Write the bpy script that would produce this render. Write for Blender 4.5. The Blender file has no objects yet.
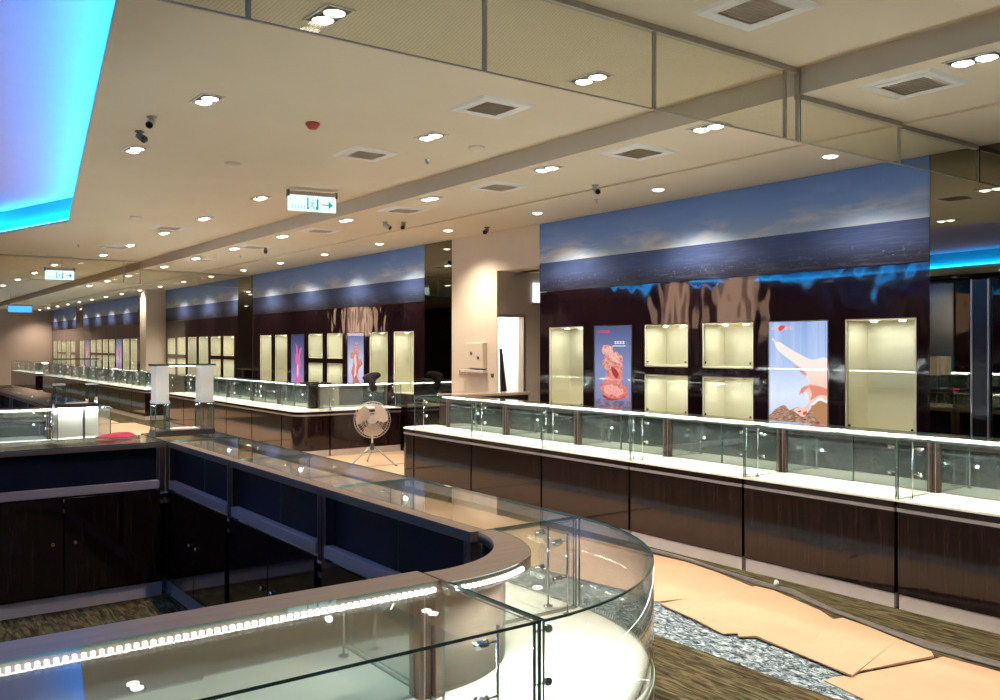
import bpy, bmesh, math, random
from math import sin, cos, pi, atan, radians, hypot
from mathutils import Vector, Matrix
from mathutils.geometry import tessellate_polygon

random.seed(7)
sc = bpy.context.scene
COL = sc.collection
ORD = ['first', 'second', 'third', 'fourth', 'fifth', 'sixth', 'seventh', 'eighth', 'ninth', 'tenth',
       'eleventh', 'twelfth', 'thirteenth', 'fourteenth', 'fifteenth', 'sixteenth', 'seventeenth',
       'eighteenth', 'nineteenth', 'twentieth', 'twenty-first', 'twenty-second']

# ------------------------------------------------------------------ materials
def new_mat(name):
    m = bpy.data.materials.new(name)
    m.use_nodes = True
    nt = m.node_tree
    for n in list(nt.nodes):
        nt.nodes.remove(n)
    out = nt.nodes.new('ShaderNodeOutputMaterial')
    return m, nt, out

def N(nt, kind, **kw):
    n = nt.nodes.new(kind)
    for k, v in kw.items():
        setattr(n, k, v)
    return n

def ramp(nt, stops, interp='LINEAR'):
    r = nt.nodes.new('ShaderNodeValToRGB')
    cr = r.color_ramp
    cr.interpolation = interp
    while len(cr.elements) > 1:
        cr.elements.remove(cr.elements[-1])
    cr.elements[0].position = stops[0][0]
    cr.elements[0].color = (*stops[0][1], 1)
    for p, c in stops[1:]:
        e = cr.elements.new(p)
        e.color = (*c, 1)
    return r

def math_n(nt, op, a, b=None, clamp=False):
    n = nt.nodes.new('ShaderNodeMath')
    n.operation = op
    n.use_clamp = clamp
    for i, v in enumerate((a, b)):
        if v is None:
            continue
        if hasattr(v, 'links'):
            nt.links.new(v, n.inputs[i])
        else:
            n.inputs[i].default_value = v
    return n.outputs[0]

def mix_col(nt, fac, a, b):
    n = nt.nodes.new('ShaderNodeMix')
    n.data_type = 'RGBA'
    for s, v in ((n.inputs[0], fac), (n.inputs[6], a), (n.inputs[7], b)):
        if hasattr(v, 'links'):
            nt.links.new(v, s)
        elif isinstance(v, tuple):
            s.default_value = (*v, 1)
        else:
            s.default_value = v
    return n.outputs[2]

def noise(nt, vec, scale, detail=4, rough=.55, dist=0.0):
    n = nt.nodes.new('ShaderNodeTexNoise')
    n.inputs['Scale'].default_value = scale
    n.inputs['Detail'].default_value = detail
    n.inputs['Roughness'].default_value = rough
    n.inputs['Distortion'].default_value = dist
    if vec is not None:
        nt.links.new(vec, n.inputs['Vector'])
    return n.outputs['Fac']

def coords(nt, scale=(1, 1, 1), rot=(0, 0, 0), which='Object'):
    tc = nt.nodes.new('ShaderNodeTexCoord')
    mp = nt.nodes.new('ShaderNodeMapping')
    mp.inputs['Scale'].default_value = scale
    mp.inputs['Rotation'].default_value = rot
    nt.links.new(tc.outputs[which], mp.inputs['Vector'])
    return mp.outputs[0]

def pbr(name, col, rough=.5, metal=0., coat=0., spec=.5, var=.0, vscale=6., vstretch=(1, 1, 1), bump=0., bdist=.01, detail=4, emit=None, estr=0.):
    m, nt, out = new_mat(name)
    p = N(nt, 'ShaderNodeBsdfPrincipled')
    p.inputs['Base Color'].default_value = (*col, 1)
    p.inputs['Roughness'].default_value = rough
    p.inputs['Metallic'].default_value = metal
    p.inputs['Coat Weight'].default_value = coat
    p.inputs['Coat Roughness'].default_value = .03
    p.inputs['Specular IOR Level'].default_value = spec
    if emit:
        p.inputs['Emission Color'].default_value = (*emit, 1)
        p.inputs['Emission Strength'].default_value = estr
    v = coords(nt, vstretch)
    f = noise(nt, v, vscale, detail, .55 if detail > 1 else .25)
    lo = tuple(c * (1 - var) for c in col)
    hi = tuple(min(1, c * (1 + var)) for c in col)
    r = ramp(nt, [(.3, lo), (.7, hi)])
    nt.links.new(f, r.inputs[0])
    nt.links.new(r.outputs[0], p.inputs['Base Color'])
    if bump:
        b = N(nt, 'ShaderNodeBump')
        b.inputs['Strength'].default_value = bump
        b.inputs['Distance'].default_value = bdist
        nt.links.new(f, b.inputs['Height'])
        nt.links.new(b.outputs[0], p.inputs['Normal'])
    nt.links.new(p.outputs[0], out.inputs[0])
    return m

def emit_mat(name, col, strength):
    m, nt, out = new_mat(name)
    e = N(nt, 'ShaderNodeEmission')
    e.inputs[0].default_value = (*col, 1)
    e.inputs[1].default_value = strength
    nt.links.new(e.outputs[0], out.inputs[0])
    return m

def glass_mat(name, tint, mesh_pattern=False, refl=1.0):
    m, nt, out = new_mat(name)
    t = N(nt, 'ShaderNodeBsdfTransparent')
    t.inputs[0].default_value = (*tint, 1)
    g = N(nt, 'ShaderNodeBsdfAnisotropic')
    g.inputs['Roughness'].default_value = 0.0
    f = N(nt, 'ShaderNodeFresnel')
    gb = N(nt, 'ShaderNodeNewGeometry')                 # same reflectance on entering and leaving the pane
    ior = math_n(nt, 'SUBTRACT', 1.5, math_n(nt, 'MULTIPLY', gb.outputs['Backfacing'], 1.5 - 1 / 1.5))
    nt.links.new(ior, f.inputs[0])
    fac = math_n(nt, 'MULTIPLY', f.outputs[0], refl, True)
    mx = N(nt, 'ShaderNodeMixShader')
    nt.links.new(fac, mx.inputs[0])
    nt.links.new(t.outputs[0], mx.inputs[1])
    nt.links.new(g.outputs[0], mx.inputs[2])
    last = mx.outputs[0]
    if mesh_pattern:                                    # fine wire net cast into the glass
        v = coords(nt, (1, 1, 1), (0, radians(45), 0))
        facs = []
        for d in ('X', 'Z'):
            w = N(nt, 'ShaderNodeTexWave')
            w.bands_direction = d
            w.inputs['Scale'].default_value = 26.0
            nt.links.new(v, w.inputs['Vector'])
            facs.append(math_n(nt, 'GREATER_THAN', w.outputs['Fac'], .88))
        k = math_n(nt, 'MULTIPLY', math_n(nt, 'MAXIMUM', facs[0], facs[1]), .08)
        d = N(nt, 'ShaderNodeBsdfDiffuse')
        d.inputs[0].default_value = (.22, .2, .17, 1)
        m2 = N(nt, 'ShaderNodeMixShader')
        nt.links.new(k, m2.inputs[0])
        nt.links.new(last, m2.inputs[1])
        nt.links.new(d.outputs[0], m2.inputs[2])
        last = m2.outputs[0]
    nt.links.new(last, out.inputs[0])
    return m

M = {}
M['ceiling'] = pbr('ceiling paint', (.70, .605, .465), .9, var=.02, vscale=1.5, spec=.1)
M['coveside'] = pbr('cyan glow tint on cove side', (.06, .80, .95), .8, var=.02)  # cyan LED glow put into the colour of the recess walls
M['covetop'] = pbr('lavender glow tint on cove top', (.74, .60, .92), .9, var=.02)  # lavender LED glow put into the colour of the recess top
M['riser'] = pbr('bulkhead paint', (.64, .57, .47), .9, var=.02, spec=.1)
M['plaster'] = pbr('wall plaster', (.74, .64, .52), .85, var=.03, vscale=2, spec=.2)
M['farwall'] = pbr('far wall paint', (.55, .42, .36), .85, var=.04, vscale=1, spec=.2)
M['wood'] = pbr('gloss dark wood', (.014, .0062, .0068), .07, coat=.12, spec=.4, var=.7, vscale=7, vstretch=(9, 9, .6))
M['wallwood'] = pbr('gloss wall lacquer', (.012, .0048, .0075), .055, coat=.6, var=.3, vscale=2.2, vstretch=(1, 1, .55), bump=.75, bdist=.02, detail=2)
M['black'] = pbr('black lacquer', (.006, .006, .007), .2, var=.2)
M['alu'] = pbr('brushed aluminium', (.50, .46, .46), .35, metal=.8, var=.08, vscale=40, vstretch=(.1, .1, 4))
M['pinkalu'] = pbr('rose beige laminate', (.50, .40, .40), .45, var=.05)
M['kick'] = pbr('beige kickboard laminate', (.70, .61, .55), .4, var=.04, vscale=12)
M['deck'] = pbr('cream display board', (.84, .82, .72), .55, var=.015)
M['bronze'] = pbr('bronze profile', (.16, .10, .075), .28, metal=.6, var=.15)
M['rail'] = pbr('taupe rail laminate', (.185, .135, .098), .42, var=.15, vscale=5, vstretch=(1, 8, 8))
M['tan'] = pbr('tan gloss laminate', (.42, .30, .23), .15, var=.06)
M['navy'] = pbr('navy backing paint', (.005, .0065, .016), .6, spec=.25, var=.25, vscale=3)
M['chrome'] = pbr('chrome', (.8, .8, .8), .08, metal=1, var=.03)
M['steel'] = pbr('brushed steel', (.55, .56, .58), .3, metal=1, var=.05)
M['mirror'] = pbr('mirror door face', (.42, .49, .47), .03, metal=.82, var=.02)
M['darkmirror'] = pbr('smoked mirror', (.26, .25, .20), .015, metal=1, var=.02, vscale=1)
M['glass'] = glass_mat('clear showcase glass', (.978, .992, .985))
M['acrylic'] = glass_mat('clear acrylic', (.95, .98, .99))
M['edge'] = pbr('green glass edge', (.08, .16, .13), .12, var=.1)
M['wireglass'] = glass_mat('smoke barrier wired glass', (.955, .96, .90), True)
M['plainglass'] = glass_mat('smoke barrier clear glass', (.955, .96, .90))
M['barrieredge'] = pbr('barrier channel', (.46, .41, .34), .5, var=.1)
M['niche'] = pbr('cream niche liner', (.88, .85, .66), .6, var=.02, vscale=3)
M['whiteplastic'] = pbr('white plastic', (.75, .73, .70), .45, var=.02)
M['greygrille'] = pbr('grey grille metal', (.72, .64, .55), .5, var=.08)
M['grey'] = pbr('grey plastic', (.42, .38, .34), .4, var=.05)
M['darkgrey'] = pbr('dark grey plastic', (.11, .10, .10), .4, var=.1)
M['redplastic'] = pbr('red plastic', (.42, .045, .02), .4, var=.05)
M['redcloth'] = pbr('red cloth', (.38, .02, .05), .9, var=.3, vscale=60, bump=.4)
M['darkcloth'] = pbr('dark purple cloth', (.018, .010, .018), .85, var=.3, vscale=60, bump=.3)
M['fanblade'] = pbr('beige translucent blade', (.62, .50, .42), .4, var=.04)
M['fanwire'] = pbr('fan wire', (.50, .46, .44), .35, metal=.7, var=.05)
M['frost'] = pbr('frosted white acrylic', (.86, .78, .70), .35, var=.03)
M['film'] = pbr('grey plastic film', (.12, .11, .105), .3, var=.25, vscale=20, bump=.5)
M['paperscrap'] = pbr('white paper scrap', (.85, .83, .80), .8, var=.05)
M['darkboard'] = pbr('dark stained board', (.035, .02, .017), .5, var=.3)
M['steelpanel'] = pbr('blue steel cladding', (.28, .36, .44), .22, metal=.8, var=.1, vscale=2, vstretch=(1, 1, 5))
M['copper'] = pbr('copper tan cladding', (.62, .42, .30), .35, metal=.35, var=.1, vscale=2)

LEDW = 105.0
M['led'] = emit_mat('cool white LED', (.93, 1.0, .97), LEDW)
M['leddot'] = emit_mat('cool white LED dots', (.93, 1.0, .98), 9)
M['lamphead'] = emit_mat('spot head LED', (1, 1, .95), 10)
M['nichelamp'] = emit_mat('niche lamp', (1.0, .97, .84), 125)
M['lampface'] = emit_mat('warm downlight face', (1.0, .93, .80), 9)
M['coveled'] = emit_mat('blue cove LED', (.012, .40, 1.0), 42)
M['whitesign'] = emit_mat('lit sign white', (.74, 1.0, .97), 1.05)
M['signteal'] = emit_mat('lit sign teal', (.02, .34, .30), 1.0)
M['signpale'] = emit_mat('lit sign pale teal', (.30, .66, .66), 1.0)
M['bluesign'] = emit_mat('lit blue sign', (.04, .25, 1.0), 2.2)
M['amber'] = emit_mat('added amber column glow', (1.0, .62, .42), 3.2)  # glow added for the coppery streaks in the gloss wall
M['doorlit'] = pbr('white door paint', (.85, .88, .90), .4, var=.01)
M['whitebox'] = emit_mat('white lit panel', (.85, .95, 1.0), 1.2)

def carpet_mat():
    m, nt, out = new_mat('carpet')
    p = N(nt, 'ShaderNodeBsdfPrincipled')
    p.inputs['Roughness'].default_value = .95
    p.inputs['Specular IOR Level'].default_value = .1
    g = N(nt, 'ShaderNodeNewGeometry')
    sep = N(nt, 'ShaderNodeSeparateXYZ')
    nt.links.new(g.outputs['Position'], sep.inputs[0])
    x = sep.outputs[0]
    v = coords(nt, (34, 5, 1), (0, 0, radians(6)))
    s1 = noise(nt, v, 1.0, 5, .6, 1.2)
    v2 = coords(nt, (9, 2.2, 1))
    s2 = noise(nt, v2, 1.0, 3, .5, .6)
    r1 = ramp(nt, [(.30, (.010, .010, .006)), (.46, (.048, .043, .025)), (.58, (.105, .092, .055)), (.75, (.17, .15, .10))])
    nt.links.new(s1, r1.inputs[0])
    r2 = ramp(nt, [(.35, (.95, .78, .66)), (.65, (.98, 1.04, .92))])
    nt.links.new(s2, r2.inputs[0])
    mul = N(nt, 'ShaderNodeMix', data_type='RGBA', blend_type='MULTIPLY')
    mul.inputs[0].default_value = 1
    nt.links.new(r1.outputs[0], mul.inputs[6])
    nt.links.new(r2.outputs[0], mul.inputs[7])
    # pale blue flecked border band woven into the aisle carpet
    v3 = coords(nt, (30, 13, 1), (0, 0, radians(28)))
    s3 = noise(nt, v3, 1.4, 5, .65, 1.5)
    r3 = ramp(nt, [(.36, (.008, .014, .022)), (.47, (.07, .10, .12)), (.56, (.26, .32, .36)), (.68, (.62, .68, .72))])
    nt.links.new(s3, r3.inputs[0])
    band = math_n(nt, 'MULTIPLY', math_n(nt, 'GREATER_THAN', x, 3.50), math_n(nt, 'LESS_THAN', x, 3.98))
    c = mix_col(nt, band, mul.outputs[2], r3.outputs[0])
    nt.links.new(c, p.inputs['Base Color'])
    b = N(nt, 'ShaderNodeBump')
    b.inputs['Strength'].default_value = .6
    b.inputs['Distance'].default_value = .006
    nt.links.new(s1, b.inputs['Height'])
    nt.links.new(b.outputs[0], p.inputs['Normal'])
    nt.links.new(p.outputs[0], out.inputs[0])
    return m
M['carpet'] = carpet_mat()

def card_mat():
    m, nt, out = new_mat('cardboard')
    p = N(nt, 'ShaderNodeBsdfPrincipled')
    p.inputs['Roughness'].default_value = .75
    p.inputs['Specular IOR Level'].default_value = .25
    f = noise(nt, coords(nt, (1, 1, 1)), 2.2, 5)
    r = ramp(nt, [(.3, (.40, .265, .170)), (.7, (.46, .31, .20))])
    nt.links.new(f, r.inputs[0])
    nt.links.new(r.outputs[0], p.inputs['Base Color'])
    f2 = noise(nt, coords(nt, (60, 3, 1)), 1.0, 2)
    b = N(nt, 'ShaderNodeBump')
    b.inputs['Strength'].default_value = .12
    b.inputs['Distance'].default_value = .004
    nt.links.new(f2, b.inputs['Height'])
    nt.links.new(b.outputs[0], p.inputs['Normal'])
    nt.links.new(p.outputs[0], out.inputs[0])
    return m
M['card'] = card_mat()

def mural_mat():
    """printed seascape: local y runs along the wall, local z is up from the panel's foot (0 .. .82 m)"""
    m, nt, out = new_mat('seascape print')
    tc = N(nt, 'ShaderNodeTexCoord')
    sep = N(nt, 'ShaderNodeSeparateXYZ')
    nt.links.new(tc.outputs['Object'], sep.inputs[0])
    z = sep.outputs[2]
    wob = noise(nt, coords(nt, (1, .9, 6)), 1.0, 3)
    h = math_n(nt, 'DIVIDE', z, .82)
    sky = ramp(nt, [(.41, (.50, .60, .76)), (.52, (.33, .47, .74)), (.70, (.20, .35, .74)), (1.0, (.12, .235, .60))])
    nt.links.new(h, sky.inputs[0])
    cl = noise(nt, coords(nt, (1, 1.5, 6.5)), 1.0, 7, .58, .4)
    mask = ramp(nt, [(.41, (1, 1, 1)), (.56, (.8, .8, .8)), (.72, (.12, .12, .12)), (1.0, (.05, .05, .05))])
    nt.links.new(h, mask.inputs[0])
    cr = ramp(nt, [(.46, (0, 0, 0)), (.66, (1, 1, 1))])
    nt.links.new(cl, cr.inputs[0])
    cf = math_n(nt, 'MULTIPLY', cr.outputs[0], mask.outputs[0])
    skyc = mix_col(nt, cf, sky.outputs[0], (.76, .76, .78))
    sea = ramp(nt, [(0.0, (.014, .010, .018)), (.10, (.020, .026, .06)), (.24, (.052, .080, .20)), (.34, (.052, .085, .22)), (.41, (.055, .085, .23))])
    nt.links.new(h, sea.inputs[0])
    wv = noise(nt, coords(nt, (1, 3.0, 55)), 1.0, 5, .6)
    wr = ramp(nt, [(.5, (0, 0, 0)), (.72, (.75, .75, .75))])
    nt.links.new(wv, wr.inputs[0])
    wf = math_n(nt, 'MULTIPLY', wr.outputs[0], .45)
    seac = mix_col(nt, wf, sea.outputs[0], (.16, .21, .33))
    fo = noise(nt, coords(nt, (1, 22, 38)), 1.0, 4, .7)
    fr = ramp(nt, [(.60, (0, 0, 0)), (.66, (1, 1, 1))])
    nt.links.new(fo, fr.inputs[0])
    fm = ramp(nt, [(.02, (0, 0, 0)), (.10, (.9, .9, .9)), (.26, (.0, .0, .0))])
    nt.links.new(h, fm.inputs[0])
    seac = mix_col(nt, math_n(nt, 'MULTIPLY', fr.outputs[0], math_n(nt, 'MULTIPLY', fm.outputs[0], .5)), seac, (.45, .46, .50))
    is_sky = math_n(nt, 'GREATER_THAN', h, .415)
    c = mix_col(nt, is_sky, seac, skyc)
    p = N(nt, 'ShaderNodeBsdfPrincipled')
    p.inputs['Roughness'].default_value = .42
    p.inputs['Specular IOR Level'].default_value = .4
    nt.links.new(c, p.inputs['Base Color'])
    nt.links.new(p.outputs[0], out.inputs[0])
    return m
M['mural'] = mural_mat()

def print_mat(name, stops, axis=2, span=(0, 1), strength=1.0, nz=None):
    """backlit print: a colour run along one local axis plus optional printed texture"""
    m, nt, out = new_mat(name)
    tc = N(nt, 'ShaderNodeTexCoord')
    sep = N(nt, 'ShaderNodeSeparateXYZ')
    nt.links.new(tc.outputs['Object'], sep.inputs[0])
    h = math_n(nt, 'DIVIDE', math_n(nt, 'SUBTRACT', sep.outputs[axis], span[0]), span[1] - span[0])
    r = ramp(nt, stops)
    nt.links.new(h, r.inputs[0])
    c = r.outputs[0]
    if nz:
        f = noise(nt, coords(nt, nz[1]), nz[0], 5, .65, .5)
        rr = ramp(nt, [(.40, (0, 0, 0)), (.62, (1, 1, 1))])
        nt.links.new(f, rr.inputs[0])
        c = mix_col(nt, math_n(nt, 'MULTIPLY', rr.outputs[0], nz[3]), c, nz[2])
    e = N(nt, 'ShaderNodeEmission')
    e.inputs[1].default_value = strength
    nt.links.new(c, e.inputs[0])
    nt.links.new(e.outputs[0], out.inputs[0])
    return m

# ------------------------------------------------------------------ mesh building
class MB:
    def __init__(s):
        s.v, s.f, s.m, s.mats, s.sm = [], [], [], [], []

    def mi(s, mat):
        if mat not in s.mats:
            s.mats.append(mat)
        return s.mats.index(mat)

    def face(s, pts, mat, smooth=False):
        b = len(s.v)
        s.v.extend(pts)
        s.f.append(tuple(range(b, b + len(pts))))
        s.m.append(s.mi(mat))
        s.sm.append(smooth)

    def add(s, verts, faces, mats, smooth=False):
        b = len(s.v)
        s.v.extend(verts)
        for i, f in enumerate(faces):
            s.f.append(tuple(b + k for k in f))
            s.m.append(s.mi(mats[i] if isinstance(mats, (list, tuple)) else mats))
            s.sm.append(smooth[i] if isinstance(smooth, (list, tuple)) else smooth)

    def box(s, x0, y0, z0, x1, y1, z1, mat, edge=None, front=None):
        """edge: material of the narrow faces; front: material of the -y face"""
        v = [(x0, y0, z0), (x1, y0, z0), (x1, y1, z0), (x0, y1, z0), (x0, y0, z1), (x1, y0, z1), (x1, y1, z1), (x0, y1, z1)]
        f = [(0, 3, 2, 1), (4, 5, 6, 7), (0, 1, 5, 4), (2, 3, 7, 6), (1, 2, 6, 5), (3, 0, 4, 7)]
        ms = [mat] * 6
        if edge:
            d = (x1 - x0, y1 - y0, z1 - z0)
            thin = d.index(min(d))
            keep = {0: (4, 5), 1: (2, 3), 2: (0, 1)}[thin]
            ms = [mat if i in keep else edge for i in range(6)]
        if front:
            ms[2] = front
        s.add(v, f, ms)

    def prism(s, pts, z0, z1, mat, top=None, smooth_side=False):
        """extrude an xy outline (counter-clockwise)"""
        n = len(pts)
        v = [(x, y, z0) for x, y in pts] + [(x, y, z1) for x, y in pts]
        f = [tuple(range(n - 1, -1, -1)), tuple(range(n, 2 * n))]
        f += [(i, (i + 1) % n, n + (i + 1) % n, n + i) for i in range(n)]
        s.add(v, f, [mat, top or mat] + [mat] * n, [False, False] + [smooth_side] * n)

    def cyl(s, p, q, r, mat, n=12, r2=None, cap=True, capmat=None):
        p, q = Vector(p), Vector(q)
        d = (q - p).normalized()
        a = d.orthogonal().normalized()
        b = d.cross(a)
        r2 = r if r2 is None else r2
        v = [tuple(p + (a * cos(2 * pi * i / n) + b * sin(2 * pi * i / n)) * r) for i in range(n)]
        v += [tuple(q + (a * cos(2 * pi * i / n) + b * sin(2 * pi * i / n)) * r2) for i in range(n)]
        f = [(i, (i + 1) % n, n + (i + 1) % n, n + i) for i in range(n)]
        s.add(v, f, mat, True)
        if cap:
            s.add(v, [tuple(range(n - 1, -1, -1)), tuple(range(n, 2 * n))], [mat, capmat or mat])

    def tube(s, pts, r, mat, n=6, closed=False):
        pts = [Vector(p) for p in pts]
        m = len(pts)
        rings = []
        up = None
        for i in range(m):
            t = (pts[(i + 1) % m] - pts[i - 1]) if closed else (pts[min(i + 1, m - 1)] - pts[max(i - 1, 0)])
            t.normalize()
            up = t.orthogonal().normalized() if up is None else (up - t * up.dot(t)).normalized()
            w = t.cross(up)
            rings.append([tuple(pts[i] + (up * cos(2 * pi * k / n) + w * sin(2 * pi * k / n)) * r) for k in range(n)])
        v = [p for rg in rings for p in rg]
        f = []
        for i in range(m if closed else m - 1):
            j = (i + 1) % m
            f += [(i * n + k, i * n + (k + 1) % n, j * n + (k + 1) % n, j * n + k) for k in range(n)]
        if not closed:
            f += [tuple(range(n - 1, -1, -1)), tuple((m - 1) * n + k for k in range(n))]
        s.add(v, f, mat, True)

    def lathe(s, prof, mat, n=20, mats=None, c=(0, 0, 0)):
        """prof: (radius, z) from one end to the other"""
        v, f, ms = [], [], []
        for r, z in prof:
            v += [(c[0] + r * cos(2 * pi * i / n), c[1] + r * sin(2 * pi * i / n), c[2] + z) for i in range(n)]
        for k in range(len(prof) - 1):
            f += [(k * n + i, k * n + (i + 1) % n, (k + 1) * n + (i + 1) % n, (k + 1) * n + i) for i in range(n)]
            ms += [mats[k] if mats else mat] * n
        s.add(v, f, ms, True)

    def arcband(s, c, r1, r2, a0, a1, z0, z1, mat, n=28, edge=None, inner=None, outer=None):
        """solid band between radii r1 and r2 (numbers or functions of the angle)"""
        R1 = r1 if callable(r1) else (lambda t: r1)
        R2 = r2 if callable(r2) else (lambda t: r2)
        v = []
        for i in range(n + 1):
            t = a0 + (a1 - a0) * i / n
            for R in (R1(t), R2(t)):
                for z in (z0, z1):
                    v.append((c[0] + R * cos(t), c[1] + R * sin(t), z))
        f, ms, sm = [], [], []
        for i in range(n):
            a, b = 4 * i, 4 * i + 4
            f += [(a, b, b + 1, a + 1), (a + 3, b + 3, b + 2, a + 2), (a + 1, b + 1, b + 3, a + 3), (a + 2, b + 2, b, a)]
            flat = abs(z1 - z0) < abs(R2(a0) - R1(a0))
            side = (edge or mat) if flat else mat
            cap = mat if flat else (edge or mat)
            ms += [inner or side, outer or side, cap, cap]
            sm += [True, True, False, False]
        e = 4 * n
        f += [(0, 1, 3, 2), (e + 2, e + 3, e + 1, e)]
        ms += [edge or mat] * 2
        sm += [False] * 2
        s.add(v, f, ms, sm)

    def build(s, name, parent=None, bevel=0., loc=None, rotz=0.):
        me = bpy.data.meshes.new(name)
        me.from_pydata([tuple(p) for p in s.v], [], s.f)
        for mt in s.mats:
            me.materials.append(mt)
        me.polygons.foreach_set('material_index', s.m)
        me.polygons.foreach_set('use_smooth', s.sm)
        me.update()
        bm = bmesh.new()
        bm.from_mesh(me)
        bmesh.ops.remove_doubles(bm, verts=bm.verts, dist=1e-5)
        bmesh.ops.recalc_face_normals(bm, faces=bm.faces)
        bm.to_mesh(me)
        bm.free()
        o = bpy.data.objects.new(name, me)
        COL.objects.link(o)
        if bevel:
            b = o.modifiers.new('soft edges', 'BEVEL')
            b.width = bevel
            b.segments = 2
            b.limit_method = 'ANGLE'
            b.angle_limit = radians(50)
        if parent is not None:
            o.parent = parent
        if loc is not None:
            o.location = loc
        if rotz:
            o.rotation_euler = (0, 0, rotz)
        return o

def tag(o, label, cat, group=None, kind=None):
    if label:
        o['label'] = label
    if cat:
        o['category'] = cat
    if group:
        o['group'] = group
    if kind:
        o['kind'] = kind
    return o

def thing(name, label, cat, loc=(0, 0, 0), rotz=0., group=None):
    o = bpy.data.objects.new(name, None)
    o.empty_display_size = .1
    COL.objects.link(o)
    o.location = loc
    o.rotation_euler = (0, 0, rotz)
    return tag(o, label, cat, group)

def struct(o):
    o['kind'] = 'structure'
    return o

def children(o):
    return list(o.children)

def copy_tree(o, parent=None):
    c = o.copy()
    COL.objects.link(c)
    if parent is not None:
        c.parent = parent
    for ch in children(o):
        copy_tree(ch, c)
    return c

def dup(o, loc, rotz, label, group=None):
    c = copy_tree(o)
    c.location = loc
    c.rotation_euler = (0, 0, rotz)
    c['label'] = label
    if group:
        c['group'] = group
    return c

def fillet_rect(x0, y0, x1, y1, r, n=8):
    """counter-clockwise rectangle with corner radii r = (x0y0, x1y0, x1y1, x0y1)"""
    out = []
    for (cx, cy, a0), q in zip(((x0, y0, pi), (x1, y0, 1.5 * pi), (x1, y1, 0), (x0, y1, .5 * pi)), r):
        if q <= 0:
            out.append((cx, cy))
            continue
        ox = cx + (q if cx == x0 else -q)
        oy = cy + (q if cy == y0 else -q)
        for i in range(n + 1):
            t = a0 + .5 * pi * i / n
            out.append((ox + q * cos(t), oy + q * sin(t)))
    return out

# ------------------------------------------------------------------ sizes of the room (metres)
XW = 6.70           # face of the long display wall
ZL, ZH = 3.04, 3.19 # low and high ceiling
XS = 4.54           # the step between them
XL = -7.0           # opposite wall
YB, YF = -5.0, 40.4 # wall behind the camera, far wall

# floor
b = MB()
b.box(XL - .2, YB - .2, -.1, 9.2, YF + .2, 0, M['carpet'])
struct(b.build('floor'))

# ceiling with the hole for the blue cove
cove = [(.15, -1.0), (1.02, 4.47), (2.32, 12.82), (1.77, 14.78), (-.2, 16.6), (-3.2, 16.6), (-5.2, 14.78), (-5.75, 12.82), (-4.6, 4.47), (-3.8, -1.0)]
def grow(poly, d):
    cx = sum(p[0] for p in poly) / len(poly)
    cy = sum(p[1] for p in poly) / len(poly)
    out = []
    n = len(poly)
    for i in range(n):
        p0, p1, p2 = poly[i - 1], poly[i], poly[(i + 1) % n]
        e1 = Vector((p1[0] - p0[0], p1[1] - p0[1])).normalized()
        e2 = Vector((p2[0] - p1[0], p2[1] - p1[1])).normalized()
        n1, n2 = Vector((e1.y, -e1.x)), Vector((e2.y, -e2.x))
        k = (n1 + n2).normalized()
        k = k / max(.3, k.dot(n1))
        out.append((p1[0] + k.x * d, p1[1] + k.y * d))
    return out
outer = [(XL - .2, YB - .2), (XS, YB - .2), (XS, YF + .2), (XL - .2, YF + .2)]
b = MB()
def holed(z, out_poly, hole, mat):
    loops = [[Vector((x, y, 0)) for x, y in out_poly], [Vector((x, y, 0)) for x, y in hole]]
    flat = [p for l in loops for p in l]
    for tri in tessellate_polygon(loops):
        b.face([(flat[i].x, flat[i].y, z) for i in tri], mat)
holed(ZH, outer, cove, M['ceiling'])
nC = len(cove)
cw = grow(cove, .07)
RZ = ZH + .34
for i in range(nC):
    j = (i + 1) % nC
    b.face([(*cove[i], ZH), (*cove[j], ZH), (*cove[j], ZH + .035), (*cove[i], ZH + .035)], M['ceiling'])
    b.face([(*cove[i], ZH + .035), (*cove[j], ZH + .035), (*cw[j], ZH + .035), (*cw[i], ZH + .035)], M['ceiling'])
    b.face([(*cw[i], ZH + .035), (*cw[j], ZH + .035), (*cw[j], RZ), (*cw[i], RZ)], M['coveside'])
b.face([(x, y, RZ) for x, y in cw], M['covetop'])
struct(b.build('ceiling'))
b = MB()
b.box(XS, YB - .2, ZL, 5.66, YF + .2, ZH + .05, M['ceiling'])
b.box(5.66, YB - .2, ZL - .015, 7.3, YF + .2, ZH + .05, M['ceiling'])
b.box(XS - .012, YB - .2, ZL + .0, XS, YF + .2, ZH, M['riser'])
struct(b.build('ceiling_bulkhead'))

b = MB()
m1, m2 = grow(cove, .018), grow(cove, .058)
for i in range(nC):
    j = (i + 1) % nC
    q0 = [(*m1[i], 0), (*m1[j], 0), (*m2[j], 0), (*m2[i], 0)]
    b.add([(x, y, ZH + .037) for x, y, _ in q0] + [(x, y, ZH + .050) for x, y, _ in q0],
          [(0, 1, 2, 3), (4, 5, 6, 7), (0, 1, 5, 4), (1, 2, 6, 5), (2, 3, 7, 6), (3, 0, 4, 7)], M['coveled'])
o = b.build('cove_light')
tag(o, 'blue LED strip glowing around the rim of the recessed ceiling cove', 'cove light')

# walls around
b = MB(); b.box(XL - .2, YF, 0, 9.2, YF + .2, 3.3, M['farwall']); struct(b.build('wall_far'))
b = MB(); b.box(XL - .2, YB - .2, 0, 9.2, YB, 3.3, M['plaster']); struct(b.build('wall_back'))
b = MB(); b.box(XL - .2, YB, 0, XL, YF, 3.3, M['wallwood']); struct(b.build('wall_left'))
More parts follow.
